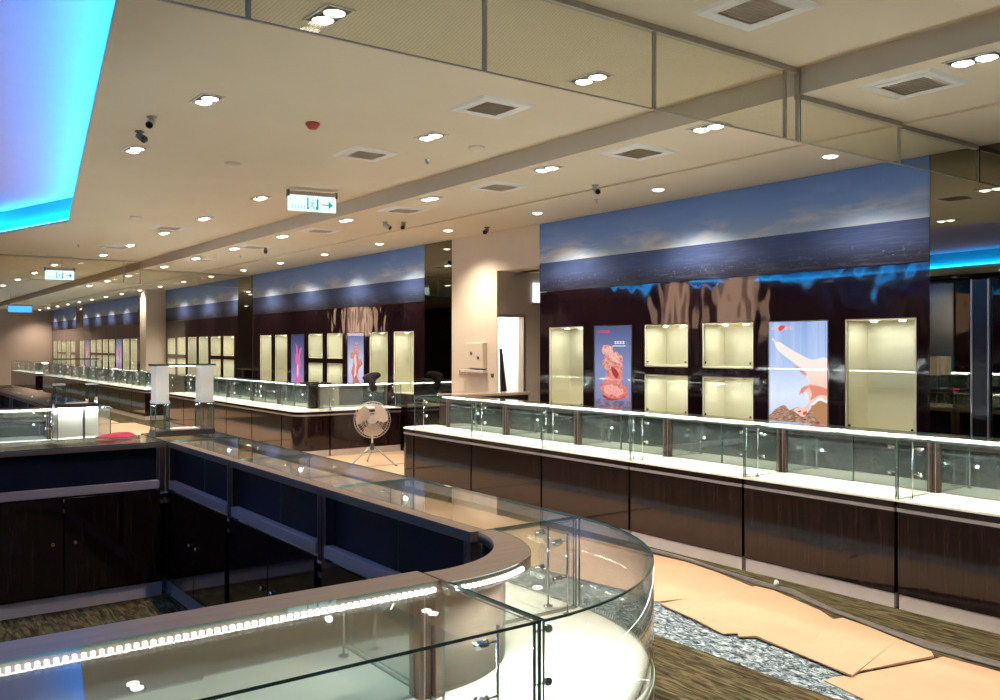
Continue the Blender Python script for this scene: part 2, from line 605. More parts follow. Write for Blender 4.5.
# the wall behind the display panels, with the passage left open, and its plaster stretches
OP0, OP1, OPZ = 8.36, 9.24, 2.52
b = MB()
b.box(7.16, YB, 0, 7.3, OP0 - .02, 3.3, M['plaster'])
b.box(7.16, 11.0, 0, 7.3, YF, 3.3, M['plaster'])
b.box(XW, OP0 + .012, OPZ, 7.16, OP1 - .001, ZL, M['plaster'])               # header over the passage
struct(b.build('wall_right'))
b = MB()
# plaster stretch beside the passage, its face flush with the displays; the doorway is in its side
b.box(XW, OP1, 0, XW + .015, 10.27, ZL, M['plaster'])
b.box(XW, 10.27, 0, XW + .30, 10.30, ZL, M['plaster'])
b.box(7.12, OP1, 0, 9.2, OP1 + .10, OPZ, M['plaster'])
b.box(XW + .016, OP1, 1.93, 7.12, OP1 + .10, OPZ, M['plaster'])
b.box(8.9, 6.5, 0, 9.0, OP1, OPZ, M['plaster'])
b.box(7.3, 7.4, 0, 9.0, 7.5, OPZ, M['plaster'])
b.box(7.16, OP0 - .02, 0, 7.3, OP0, OPZ, M['plaster'])
b.box(7.0, 7.4, OPZ, 9.0, OP1 + .1, OPZ + .05, M['plaster'])
struct(b.build('wall_passage'))
# small lit room behind the doorway
b = MB()
b.box(XW + .02, 10.15, 0, 8.6, 10.2, OPZ, M['doorlit'])
b.box(8.5, OP1 + .1, 0, 8.6, 10.15, OPZ, M['doorlit'])
b.box(XW + .02, OP1 + .1, OPZ, 8.6, 10.2, OPZ + .05, M['doorlit'])
struct(b.build('wall_side_room'))
b = MB()
b.box(7.12, OP1 - .012, 0, 7.16, OP1, 1.97, M['alu'])
b.box(XW + .02, OP1 - .012, 1.93, 7.12, OP1, 1.97, M['alu'])
struct(b.build('door_1'))
lp = bpy.data.lights.new('side room lamp', 'POINT'); lp.energy = 60; lp.color = (.88, .95, 1); lp.shadow_soft_size = .15
lo = bpy.data.objects.new('side_room_lamp', lp); COL.objects.link(lo); lo.location = (7.6, 9.75, 2.2)

# square pilaster between the far seascapes
b = MB(); b.box(6.2, 24.06, 0, XW, 24.66, ZL, M['plaster']); struct(b.build('pilaster', bevel=.01))
for i, (x, y, wd) in enumerate(((-2.5, 12.35, .6), (-2.5, 14.25, .42), (-2.5, 30.0, .7))):
    b = MB()
    b.box(x, y, 0, x + wd, y + wd, 1.95, M['copper'])
    b.box(x + .02, y + .02, 1.95, x + wd - .02, y + wd - .02, 3.02, M['amber'])  # added glowing crown, there only for its streak in the lacquer
    b.box(x, y, 3.02, x + wd, y + wd, ZH + .3 if i < 2 else ZH, M['copper'])
    struct(b.build('column', bevel=.01))

# ------------------------------------------------------------------ display wall
NZ0, NZ1 = .84, 1.78
def wood_panel(y0, y1, holes, label, z1=2.2, name='wood_wall_panel'):
    """gloss panel on the wall with openings (y0,y1,z0,z1), built as a grid of strips"""
    ys = sorted({y0, y1} | {h[0] for h in holes} | {h[1] for h in holes})
    zs = sorted({0, z1} | {h[2] for h in holes} | {h[3] for h in holes})
    b = MB()
    w = M['wallwood']
    for i in range(len(ys) - 1):
        for k in range(len(zs) - 1):
            yc, zc = (ys[i] + ys[i + 1]) / 2, (zs[k] + zs[k + 1]) / 2
            if any(h[0] < yc < h[1] and h[2] < zc < h[3] for h in holes):
                continue
            b.face([(XW, ys[i], zs[k]), (XW, ys[i + 1], zs[k]), (XW, ys[i + 1], zs[k + 1]), (XW, ys[i], zs[k + 1])], w)
    for h in holes:
        for (p, q) in (((h[0], h[2]), (h[1], h[2])), ((h[1], h[2]), (h[1], h[3])), ((h[1], h[3]), (h[0], h[3])), ((h[0], h[3]), (h[0], h[2]))):
            b.face([(XW, *p), (XW, *q), (XW + .02, *q), (XW + .02, *p)], w)
    for yy in (y0, y1):
        b.face([(XW, yy, 0), (XW + .4, yy, 0), (XW + .4, yy, z1), (XW, yy, z1)], w)
    b.face([(XW, y0, z1), (XW, y1, z1), (XW + .4, y1, z1), (XW + .4, y0, z1)], w)
    # fine vertical joints between the boards
    o = b.build(name)
    return tag(o, label, 'wall panel', 'glossy dark wall panels')

def niche(y0, y1, z0, z1, label, shelf=False):
    """lit recessed showcase: local x is depth into the wall, y along, z up"""
    W, Hh, D = y1 - y0 - .008, z1 - z0 - .008, .32
    t = thing('wall_niche', label, 'display niche', (XW, y0 + .004, z0 + .004), 0, 'lit display niches in the wall')
    b = MB()
    m = M['niche']
    b.box(D, 0, 0, D + .02, W, Hh, m)
    b.box(0.004, 0, 0, D, .012, Hh, m)
    b.box(0.004, W - .012, 0, D, W, Hh, m)
    b.box(0.004, .012, 0, D, W - .012, .014, m)
    b.box(0.004, .012, Hh - .014, D, W - .012, Hh, m)
    b.build('liner', t)
    b = MB()
    b.box(.018, .014, .016, .024, W - .014, Hh - .016, M['glass'], M['edge'])
    b.build('glass_door', t)
    for yy in (.035, W - .035):
        b = MB()
        b.cyl((.006, yy, .05), (.018, yy, .05), .011, M['chrome'], 10)
        b.build('door_knob', t)
    b = MB()
    n = 2 if W > .5 else 1
    for i in range(n):
        yy = W * (.3 + .4 * i)
        b.lathe([(.034, -.002), (.034, -.008), (.026, -.009), (.001, -.009)], M['chrome'], 14, [M['chrome'], M['chrome'], M['nichelamp']], (.13, yy, Hh - .014))
    b.build('niche_lamp', t)
    return t

def picture_shapes(t, W, Hh, shapes):
    """shapes: (material, [(u, v)...]) with u,v in 0..1 from the lower corner nearest the viewer's left (far end)"""
    b = MB()
    k = 0
    for mat, pts in shapes:
        k += 1
        x = -.0012 * k
        P3 = [(x, W * (1 - u), Hh * v) for u, v in pts]
        loops = [[Vector((0, p[1], p[2])) for p in P3]]
        for tri in tessellate_polygon(loops):
            b.face([P3[i] for i in tri], mat)
    return b

def smooth_loop(pts, n=4):
    """closed Catmull-Rom through the points"""
    out = []
    m = len(pts)
    for i in range(m):
        p0, p1, p2, p3 = (pts[(i + k - 1) % m] for k in range(4))
        for j in range(n):
            t = j / n
            out.append(tuple(.5 * ((2 * p1[a]) + (-p0[a] + p2[a]) * t + (2 * p0[a] - 5 * p1[a] + 4 * p2[a] - p3[a]) * t * t + (-p0[a] + 3 * p1[a] - 3 * p2[a] + p3[a]) * t ** 3) for a in (0, 1)))
    return out

def bumpy(pts, amp, n=3, seed=1):
    r = random.Random(seed)
    out = []
    m = len(pts)
    for i in range(m):
        p, q = pts[i], pts[(i + 1) % m]
        for j in range(n):
            t = j / n
            out.append((p[0] + (q[0] - p[0]) * t + r.uniform(-amp, amp), p[1] + (q[1] - p[1]) * t + r.uniform(-amp, amp) * .6))
    return out

def lightbox(y0, y1, z0, z1, label, shapes, bg):
    W, Hh = y1 - y0 - .008, z1 - z0 - .008
    t = thing('lightbox_poster', label, 'poster', (XW, y0 + .004, z0 + .004), 0, 'backlit posters in the wall')
    b = MB()
    b.box(.012, 0, 0, .10, W, Hh, M['black'])
    b.build('light_box', t)
    b = MB()
    f = .008
    for q in ((0, 0, W, f), (0, Hh - f, W, Hh), (0, f, f, Hh - f), (W - f, f, W, Hh - f)):
        b.box(-.002, q[0], q[1], .011, q[2], q[3], M['alu'])
    b.build('frame', t)
    b = picture_shapes(t, W, Hh, [(bg, [(.012, .008), (.988, .008), (.988, .992), (.012, .992)])] + shapes)
    o = b.build('picture', t)
    o.location = (.011, 0, 0)
    b = MB()
    b.box(-.006, .002, .002, -.003, W - .002, Hh - .002, M['glass'], M['edge'])
    b.build('cover_glass', t)
    return t

E = {}
def em(name, col, s=1.):
    if name not in E:
        E[name] = emit_mat('print ' + name, col, s)
    return E[name]
bg_coral = print_mat('print slate blue ground', [(0, (.16, .12, .20)), (.15, (.25, .27, .50)), (.5, (.26, .30, .55)), (1, (.09, .11, .26))], 2, (0, .94), .95)
bg_swim = print_mat('print pale blue ground', [(0, (.55, .62, .88)), (.3, (.80, .85, 1.0)), (.6, (.42, .55, .86)), (1, (.26, .38, .72))], 2, (0, .94), 1.0, (1.0, (1, 9, .3), (.62, .72, .95), .6))
bg_lav = print_mat('print lavender ground', [(0, (.55, .5, .85)), (.4, (.75, .75, 1.0)), (1, (.12, .14, .36))], 2, (0, .94), 1.0)
bg_navy = print_mat('print navy ground', [(0, (.5, .35, .75)), (.3, (.26, .24, .55)), (1, (.05, .06, .16))], 2, (0, .94), 1.0)
coral = print_mat('print carved coral', [(0, (.80, .20, .17)), (.5, (.95, .36, .30)), (1, (1.0, .55, .46))], 2, (0, .7), .95, (26., (1, 1, 1.4), (.42, .06, .05), .75))
coral_pale = print_mat('print coral light', [(0, (.95, .40, .34)), (1, (1.0, .62, .55))], 2, (0, .7), 1.0, (34., (1, 1, 1), (.7, .16, .13), .6))
skin = print_mat('print pale skin', [(0, (.95, .55, .45)), (.45, (1.0, .62, .52)), (.62, (1.0, .82, .76)), (1, (1.0, .88, .84))], 2, (0, .85), 1.0)
skin_shade = em('shaded skin', (.80, .28, .20))
hairm = print_mat('print brown hair', [(0, (.16, .06, .04)), (1, (.34, .16, .09))], 2, (0, .25), 1.0, (18., (1, 1.2, 4.5), (.66, .42, .30), .9))
rockm = print_mat('print dark rock', [(0, (.10, .08, .15)), (1, (.20, .16, .24))], 2, (0, .2), 1.0, (14., (1, 1, 3), (.40, .34, .48), .6))

def marks(u0, v0, w, h, n, mat, seed):
    """a row of small blurred characters as little strokes"""
    r = random.Random(seed)
    out = []
    cw = w / n
    for i in range(n):
        a = u0 + i * cw
        for k in range(2):
            vv = v0 + h * (.12 + .55 * k)
            out.append((mat, [(a + cw * .08, vv), (a + cw * .82, vv), (a + cw * .82, vv + h * .2), (a + cw * .08, vv + h * .2)]))
        uu = a + cw * r.choice((.3, .45, .6))
        out.append((mat, [(uu, v0), (uu + cw * .2, v0), (uu + cw * .2, v0 + h), (uu, v0 + h)]))
    return out

red_ink, white_ink = em('red ink', (.75, .07, .05)), em('white ink', (.9, .92, 1.))
coral_shapes = [
    (rockm, bumpy([(.02, .02), (.98, .02), (.98, .115), (.75, .135), (.45, .12), (.2, .15), (.02, .12)], .01, 3, 2)),
    (coral, smooth_loop(bumpy([(.20, .20), (.28, .15), (.52, .135), (.80, .15), (.90, .20), (.86, .27), (.72, .33), (.76, .45), (.78, .58), (.72, .66), (.60, .68), (.54, .70), (.50, .76), (.36, .77), (.22, .75), (.20, .70), (.30, .66), (.22, .60), (.24, .53), (.34, .47), (.30, .38), (.20, .32), (.12, .27)], .028, 3, 5), 2)),
    (coral_pale, smooth_loop(bumpy([(.24, .71), (.30, .755), (.46, .755), (.50, .70), (.62, .66), (.68, .60), (.62, .55), (.50, .60), (.40, .62), (.36, .68)], .024, 3, 8), 2)),
    (coral_pale, smooth_loop(bumpy([(.26, .28), (.42, .32), (.60, .30), (.76, .26), (.80, .21), (.60, .18), (.40, .19), (.26, .22)], .024, 3, 9), 2)),
    (em('deep coral', (.38, .05, .05)), smooth_loop([(.46, .52), (.56, .50), (.66, .44), (.60, .38), (.50, .44)], 3)),
    (em('deep coral', (.38, .05, .05)), smooth_loop([(.22, .20), (.40, .155), (.64, .15), (.80, .175), (.62, .14), (.40, .125), (.26, .16)], 3)),
] + marks(.10, .915, .36, .035, 5, red_ink, 1) + marks(.58, .785, .30, .035, 4, white_ink, 2) + [(white_ink, [(.56, .76), (.90, .76), (.90, .768), (.56, .768)])]
swim_shapes = [
    (hairm, smooth_loop([(.02, .02), (.98, .02), (.98, .24), (.80, .26), (.70, .17), (.60, .12), (.52, .19), (.36, .155), (.28, .20), (.16, .17), (.06, .12)], 4)),
    (em('blouse', (.50, .24, .12)), smooth_loop([(.98, .03), (.98, .26), (.80, .27), (.72, .20), (.80, .10), (.90, .04)], 4)),
    (em('collar', (1., .92, .9)), smooth_loop([(.98, .24), (.98, .29), (.84, .285), (.72, .22), (.76, .215), (.86, .26)], 4)),
    (skin, smooth_loop([(.06, .83), (.10, .80), (.14, .745), (.24, .685), (.40, .62), (.56, .555), (.66, .50), (.62, .46), (.70, .44), (.98, .40), (.98, .645), (.74, .635), (.52, .69), (.32, .755), (.20, .80), (.13, .80), (.09, .835)], 4)),
    (skin, smooth_loop([(.98, .44), (.98, .27), (.86, .29), (.72, .23), (.66, .14), (.60, .10), (.50, .125), (.44, .16), (.50, .185), (.60, .185), (.68, .23), (.68, .30), (.60, .34), (.53, .30), (.56, .36), (.64, .40), (.72, .42), (.84, .45)], 4)),
    (skin_shade, smooth_loop([(.53, .30), (.56, .36), (.62, .385), (.70, .39), (.64, .355), (.60, .325), (.61, .29), (.57, .325)], 4)),
    (skin_shade, smooth_loop([(.70, .40), (.98, .37), (.98, .31), (.86, .31), (.72, .26), (.74, .32)], 4)),
    (skin_shade, smooth_loop([(.40, .595), (.56, .545), (.66, .495), (.60, .50), (.48, .555)], 4)),
    (em('lips', (.62, .10, .08)), smooth_loop([(.60, .145), (.66, .155), (.65, .125), (.60, .12)], 3)),
    (em('eye shade', (.25, .10, .08)), smooth_loop([(.52, .15), (.56, .16), (.56, .145), (.52, .14)], 3)),
] + marks(.05, .915, .40, .032, 5, em('pale red ink', (.85, .45, .5)), 3) + [(red_ink, smooth_loop([(.24, .905), (.31, .935), (.31, .955), (.24, .955), (.20, .925)], 3))]
dancer_shapes = [
    (coral, smooth_loop(bumpy([(.30, .04), (.58, .04), (.70, .12), (.60, .22), (.68, .34), (.90, .46), (.78, .54), (.66, .50), (.70, .66), (.60, .82), (.48, .86), (.42, .76), (.30, .70), (.16, .62), (.20, .54), (.36, .54), (.32, .42), (.22, .30), (.34, .18)], .02, 2, 12), 3)),
    (em('pale coral', (1., .75, .72)), smooth_loop(bumpy([(.38, .20), (.52, .26), (.54, .46), (.50, .64), (.42, .58), (.42, .40)], .02, 2, 13), 3)),
]
branch_shapes = [
    (em('pink coral', (.85, .18, .42)), smooth_loop(bumpy([(.30, .05), (.70, .05), (.62, .24), (.72, .40), (.66, .56), (.78, .74), (.64, .72), (.56, .58), (.46, .70), (.34, .84), (.36, .66), (.28, .50), (.40, .38), (.36, .22)], .02, 2, 15), 3)),
    (em('pale coral', (1., .75, .72)), smooth_loop([(.44, .16), (.54, .20), (.52, .40), (.44, .36)], 3)),
]

W1 = [(3.68, 4.30), (4.45, 5.07), (5.23, 5.84), (6.02, 6.62), (6.80, 7.40), (7.58, 8.19)]
holes = [(y0, y1, NZ0, NZ1) for i, (y0, y1) in enumerate(W1) if i not in (2, 3)]
for i in (2, 3):
    holes += [(*W1[i], .84, 1.265), (*W1[i], 1.34, 1.78)]
wood_panel(3.575, OP0, holes, 'glossy dark wall panel holding the woman poster and coral poster nearest the camera')
niche(*W1[0], NZ0, NZ1, 'tall cream lit niche in the wall, nearest the smoked mirror')
lightbox(*W1[1], NZ0, NZ1, 'backlit poster of a brown-haired woman lying back with an outstretched arm', swim_shapes, bg_swim)
niche(*W1[2], 1.34, 1.78, 'square cream lit niche, upper of the pair beside the woman poster')
niche(*W1[2], .84, 1.265, 'square cream lit niche, lower of the pair beside the woman poster')
niche(*W1[3], 1.34, 1.78, 'square cream lit niche, upper of the pair beside the slate blue coral poster')
niche(*W1[3], .84, 1.265, 'square cream lit niche, lower of the pair beside the slate blue coral poster')
lightbox(*W1[4], NZ0, NZ1, 'backlit slate blue poster of a red coral carving on dark rock', coral_shapes, bg_coral)
niche(*W1[5], NZ0, NZ1, 'tall cream lit niche between the open passage and the slate blue coral poster')

W2 = [(11.33 + .782 * i, 11.93 + .782 * i) for i in range(8)]
holes = []
for i, h in enumerate(W2):
    holes += [(*h, .84, 1.265), (*h, 1.34, 1.78)] if i in (3, 4) else [(*h, NZ0, NZ1)]
wood_panel(11.02, 17.80, holes, 'glossy dark wall panel under the middle seascape, behind the floor fan')
for i, h in enumerate(W2):
    if i == 2:
        lightbox(*h, NZ0, NZ1, 'backlit lavender poster with a bright red coral figure, above the middle counters', dancer_shapes, bg_lav)
    elif i == 5:
        lightbox(*h, NZ0, NZ1, 'backlit navy poster with a branching pink coral, above the middle counters', branch_shapes, bg_navy)
    elif i in (3, 4):
        w = 'nearer' if i == 3 else 'farther'
        niche(*h, 1.34, 1.78, 'cream lit niche under the middle seascape, upper of the %s stacked pair' % w)
        niche(*h, .84, 1.265, 'cream lit niche under the middle seascape, lower of the %s stacked pair' % w)
    else:
        s = {0: 'tall cream lit niche under the middle seascape, next to the bronze mirror strip', 1: 'tall cream lit niche directly beside the lavender coral poster',
             6: 'tall cream lit niche beside the navy coral poster, on its far side', 7: 'tall cream lit niche at the far end of the middle seascape'}[i]
        niche(*h, NZ0, NZ1, s)
W3 = [(18.92 + .86 * i, 19.60 + .86 * i) for i in range(6)]
holes = []
for i, h in enumerate(W3):
    holes += [(*h, NZ0, NZ1)] if i in (2, 3) else [(*h, .84, 1.265), (*h, 1.34, 1.78)]
wood_panel(18.67, 24.04, holes, 'glossy dark wall panel beside the beige pilaster on its near side')
for i, h in enumerate(W3):
    if i in (2, 3):
        niche(*h, NZ0, NZ1, 'tall cream lit niche in the panel beside the pilaster, %s of its tall pair' % ('nearer' if i == 2 else 'farther'))
    else:
        w = {0: 'first', 1: 'second', 4: 'third', 5: 'fourth'}[i]
        niche(*h, 1.34, 1.78, 'cream lit niche before the pilaster, upper one of the %s stacked pair' % w)
        niche(*h, .84, 1.265, 'cream lit niche before the pilaster, lower one of the %s stacked pair' % w)
W4 = [(26.95 + .9 * i, 27.68 + .9 * i) for i in range(9)] + [(35.7 + .9 * i, 36.43 + .9 * i) for i in range(5)]
stack4 = (3, 4, 5, 6, 9, 11, 12)
holes = []
for i, h in enumerate(W4):
    holes += [(*h, .84, 1.265), (*h, 1.34, 1.78)] if i in stack4 else [(*h, NZ0, NZ1)]
wood_panel(26.86, YF, holes, 'glossy dark wall panel farthest away, reaching the far end wall')
for i, h in enumerate(W4):
    n = ORD[i]
    if i in (2, 7):
        lightbox(*h, NZ0, NZ1, 'narrow backlit pink coral poster far beyond the pilaster, %s one' % ('nearer' if i == 2 else 'farther'), branch_shapes if i == 2 else dancer_shapes, bg_lav)
    elif i in stack4:
        niche(*h, 1.34, 1.78, 'small cream lit niche far beyond the pilaster, upper, in %s bay' % n)
        niche(*h, .84, 1.265, 'small cream lit niche far beyond the pilaster, lower, in %s bay' % n)
    else:
        niche(*h, NZ0, NZ1, 'tall narrow cream lit niche far beyond the pilaster, in %s bay' % n)

def mural(y0, y1, label):
    b = MB()
    b.box(0, 0, 0, .03, y1 - y0, .815, M['mural'])
    o = b.build('seascape_mural')
    o.location = (XW - .004, y0, 2.205)
    return tag(o, label, 'mural', 'seascape murals along the top of the wall')
mural(3.575, OP0, 'wide seascape mural of sky and sea above the woman poster, nearest')
mural(11.02, 17.80, 'seascape mural above the floor fan and the middle counters')
mural(18.67, 24.04, 'seascape mural just before the beige pilaster')
mural(26.86, 34.3, 'seascape mural beyond the beige pilaster, left of a dark mirror strip')
mural(35.5, YF, 'short seascape mural at the far end of the wall')

def mirror(y0, y1, z0, z1, label):
    b = MB()
    b.box(XW - .006, y0, z0, XW + .012, y1, z1, M['darkmirror'], M['bronze'])
    return tag(b.build('smoked_mirror'), label, 'mirror', 'smoked mirror panels on the wall')
mirror(.4, 3.57, 2.06, ZL - .02, 'wide smoked mirror panel under the ceiling at the near end of the wall')
mirror(3.25, 3.57, 0, 2.05, 'narrow smoked mirror panel between the nearest lit niche and black post')
mirror(.4, 3.12, 0, 2.05, 'smoked mirror panel at the near end, beyond the black post')
mirror(10.30, 11.01, 0, ZL - .02, 'full height smoked mirror strip beside the plaster wall with electrical box')
mirror(17.82, 18.65, 0, ZL - .02, 'smoked mirror strip between the middle seascape and the one before the pilaster')
mirror(25.0, 26.84, 0, ZL - .02, 'smoked mirror strip just beyond the beige pilaster')
mirror(34.32, 35.48, 2.205, ZL - .02, 'smoked mirror square between the two farthest seascapes')
t = thing('mirror_post', 'slim black post with chrome edges standing between two smoked mirrors', 'post', (XW, 3.185, 0))
b = MB(); b.box(-.03, -.055, 0, .02, .055, 2.04, M['black']); b.build('post', t)
for s in (-1, 1):
    b = MB(); b.box(-.034, s * .06 - .006, 0, .02, s * .06 + .006, 2.045, M['alu']); b.build('edge_strip', t)

# opposite side, seen only in the reflections
b = MB(); b.box(XL, 10.3, .0, XL + .06, 10.85, 3.0, M['steelpanel']); tag(b.build('steel_wall_panel'), 'blue steel cladding panel on the opposite wall, seen in the mirror', 'wall panel')

# ------------------------------------------------------------------ showcase counters
DZ = .645
def spot_pole(t, x, y, z1, inward, near=False):
    b = MB()
    b.lathe([(.0, 0), (.016, 0), (.016, .006), (.005, .008)], M['chrome'], 10, None, (x, y, DZ))
    b.cyl((x, y, DZ + .004), (x, y, z1 - .02), .0035, M['chrome'], 8)
    p = b.build('spot_pole', t)
    for z in (z1 - .055, DZ + (z1 - DZ) * .42):
        b = MB()
        b.cyl((x, y, z), (x + .038 * inward, y, z), .003, M['chrome'], 6)
        c = Vector((x + .042 * inward, y, z))
        d = Vector((.6 * inward, .7, -.35)).normalized()
        b.cyl(c - d * .014, c + d * .016, .009, M['chrome'], 10, .0115, True, M['lamphead'])
        b.build('lamp_head', p)
    return p

def strip_lamp(t, loc, rot, length, watts):
    l = bpy.data.lights.new('strip_lamp', 'AREA')
    l.shape = 'RECTANGLE'
    l.size = length
    l.size_y = .008
    l.energy = watts
    l.color = (.93, 1.0, .97)
    o = bpy.data.objects.new('strip_lamp', l)
    COL.objects.link(o)
    o.parent = t
    o.location = loc
    o.rotation_euler = rot
    return o

def showcase_top(t, L, D, Ht, ends=(True, True), dots=False, doors=2, railw=.12, bare=False):
    bare = bare or dots                                  # the rail lies beside the top glass, not under it
    Dg = D - railw - .001 if bare else D
    """everything above the deck: panes, posts, rail, LED, mirror-backed sliding doors"""
    b = MB(); b.box(.004, .010, DZ, L - .004, .016, Ht, M['glass'], M['edge']); b.build('front_glass', t)
    b = MB(); b.box(.002, .004, Ht, L - .002, Dg, Ht + .007, M['glass'], M['edge']); b.build('top_glass', t)
    for k, e in enumerate(ends):
        if e:
            x = .004 if k == 0 else L - .012
            b = MB(); b.box(x, .020, DZ, x + .007, D - .07, Ht - .002, M['glass'], M['edge']); b.build('side_glass', t)
    b = MB(); b.box(.002, D - railw, Ht - .028, L - .002, D, Ht + (.006 if bare else -.001), M['rail']); b.build('rear_rail', t)
    b = MB()
    if dots:
        b.box(.01, D - railw - .010, Ht - .020, L - .01, D - railw, Ht - .016, M['alu'])
        n = int((L - .04) / .0165)
        for i in range(n):
            x = .02 + (L - .04) * (i + .5) / n
            b.box(x - .0035, D - railw - .012, Ht - .017, x + .0035, D - railw - .002, Ht - .007, M['leddot'])
        strip_lamp(t, (L / 2, D - railw - .016, Ht - .012), (radians(-28), 0, 0), L - .06, 7)
    else:
        b.box(.01, D - railw - .010, Ht - .020, L - .01, D - railw, Ht - .008, M['led'])
    b.build('led_strip', t)
    for x in (.003, L - .038):
        b = MB()
        b.box(x, D - .075, DZ, x + .035, D - .002, Ht - .028, M['bronze'])
        b.box(x + .012, D - .078, DZ, x + .016, D - .075, Ht - .028, M['alu'])
        b.box(x + (.032 if x < .1 else 0), D - .002, DZ + .03, x + (.035 if x < .1 else .003), D + .001, Ht - .03, M['alu'])
        b.build('rear_post', t, .002)
    b = MB(); b.box(.04, D - .034, DZ + .025, L - .04, D + .008, DZ + .075, M['pinkalu']); b.build('rear_sill', t, .003)
    w = (L - .08) / doors
    for k in range(doors):
        y = D - (.058 if k % 2 == 0 else .048)
        x0, x1 = .04 + w * k - (.012 if k else 0), .04 + w * (k + 1)
        b = MB(); b.box(x0, y, DZ + .002, x1, y + .007, Ht - .028, M['navy'], M['edge'], M['mirror']); b.build('sliding_door', t)

def showcase_base(t, L, D, pts=None, inner=True):
    """cabinet below the deck; pts: outline for the rounded ones"""
    if pts is None:
        pts = [(.005, 0), (L - .005, 0), (L - .005, D), (.005, D)]
    def inset(d):
        cx = sum(p[0] for p in pts) / len(pts); cy = sum(p[1] for p in pts) / len(pts)
        x0, x1 = min(p[0] for p in pts), max(p[0] for p in pts)
        y0, y1 = min(p[1] for p in pts), max(p[1] for p in pts)
        fx, fy = (x1 - x0 - 2 * d) / (x1 - x0), (y1 - y0 - 2 * d) / (y1 - y0)
        mx, my = (x0 + x1) / 2, (y0 + y1) / 2
        return [(mx + (p[0] - mx) * fx, my + (p[1] - my) * fy) for p in pts]
    sm = len(pts) > 8
    b = MB(); b.prism(inset(.006), .088, .572, M['wood'], None, False); b.build('cabinet', t, .003)
    b = MB(); b.prism(inset(.012), 0, .085, M['kick']); b.build('kickboard', t)
    b = MB(); b.prism(inset(.003), .574, .594, M['alu']); b.build('trim_strip', t)
    b = MB(); b.prism(inset(.004), .596, .632, M['wood']); b.build('apron', t)
    b = MB(); b.prism(inset(.0), .633, DZ - .001, M['deck']); b.build('deck', t)
    if inner:
        n = 2
        w = (L - .06) / n
        for k in range(n):
            b = MB()
            b.box(.03 + w * k + .004, D + .001, .105, .03 + w * (k + 1) - .004, D + .015, .662, M['wood'])
            d = b.build('cabinet_door', t, .002)
            b = MB()
            x = .03 + w * k + (w - .06 if k == 0 else .06)
            b.cyl((x, D + .015, .40), (x, D + .03, .40), .011, M['chrome'], 10)
            b.build('lock_knob', d)

PROTO = {}
def counter(key, L, D, Ht, dots=False, ends=(True, True), inner=True, **kw):
    t = thing('showcase_counter', 'x', 'showcase')
    showcase_base(t, L, D, None, inner)
    showcase_top(t, L, D, Ht, ends, dots, **kw)
    spot_pole(t, .05, .10, Ht, 1)
    spot_pole(t, L - .05, .10, Ht, -1)
    PROTO[key] = [t, False]
def place(key, loc, rotz, label, group):
    p = PROTO[key]
    if not p[1]:
        p[1] = True
        t = p[0]
        t.location = loc
        t.rotation_euler = (0, 0, rotz)
        t['label'] = label
        t['group'] = group
        return t
    return dup(p[0], loc, rotz, label, group)

HW = 1.0            # glass height of the wall counters
HR = .951           # of the ring counters
PA = 1.115
counter('wall', PA, .50, HW, inner=False)
counter('wall_b', 1.16, .50, HW, inner=False)
counter('ring_front', 1.165, .53, HR, dots=True)
counter('ring_right', 1.115, .46, HR, railw=.055, bare=True)
counter('ring_far', 1.16, .50, HR)

# run A along the near wall
XA = 4.99
A = ['in front of the smoked mirror at the frame edge', 'in front of the nearest tall lit niche', 'in front of the woman poster',
     'in front of the niches beside the woman poster', 'in front of the niches beside the slate blue coral poster',
     'in front of the niche beside the open passage']
for i in range(6):
    place('wall', (XA, 2.87 + PA * i, 0), -pi / 2, 'dark wood glass showcase counter ' + A[i], 'showcase counters along the near wall')
place('wall', (XA, 2.87 - PA, 0), -pi / 2, 'dark wood glass showcase counter ending the wall run beside the picture edge', 'showcase counters along the near wall')
# rounded end block of run A
t = thing('counter_end', 'rounded dark wood end block finishing the near run of wall counters', 'showcase', (XA, 8.78, 0), -pi / 2)
showcase_base(t, .33, .50, fillet_rect(0, 0, .33, .50, (.16, 0, 0, .02)), False)
# dark return towards the wall
t = thing('return_counter', 'low dark counter flap joining the near counter run to the plaster wall', 'counter', (5.52, 8.50, 0))
b = MB(); b.box(.0, .0, .965, 1.15, .30, 1.0, M['tan']); b.build('worktop', t, .003)
b = MB(); b.box(.02, .02, .10, 1.13, .28, .963, M['darkboard']); b.build('body', t, .003)
b = MB(); b.box(.04, .04, 0, 1.11, .26, .10, M['black']); b.build('plinth', t)

# run B: corner block, return to the wall, and the run along the aisle
LB = 1.16
t = thing('showcase_corner', 'rounded dark corner showcase of the middle counters, left of the floor fan', 'showcase', (XA, 11.6, 0))
showcase_base(t, .50, .55, fillet_rect(0, 0, .50, .55, (.20, 0, 0, 0)), False)
b = MB(); b.box(.16, .012, DZ, .50, .020, HW, M['glass'], M['edge']); b.build('front_glass', t)
b = MB(); b.box(.012, .16, DZ, .020, .55, HW, M['glass'], M['edge']); b.build('side_glass', t)
b = MB(); b.prism(fillet_rect(.004, .004, .50, .55, (.16, 0, 0, 0)), HW, HW + .009, M['glass']); b.build('top_glass', t)
b = MB(); b.box(.42, .44, DZ, .50, .55, HW - .002, M['black']); b.build('corner_post', t, .003)
t = place('wall_b', (XA + .505, 11.6, 0), 0, 'glass showcase counter running back to the wall behind the floor fan', 'middle showcase counters')
for i in range(5):
    place('wall_b', (XA, 12.16 + LB * (i + 1), 0), -pi / 2, '%s glass showcase counter of the middle run, counted from its rounded corner' % ORD[i], 'middle showcase counters')
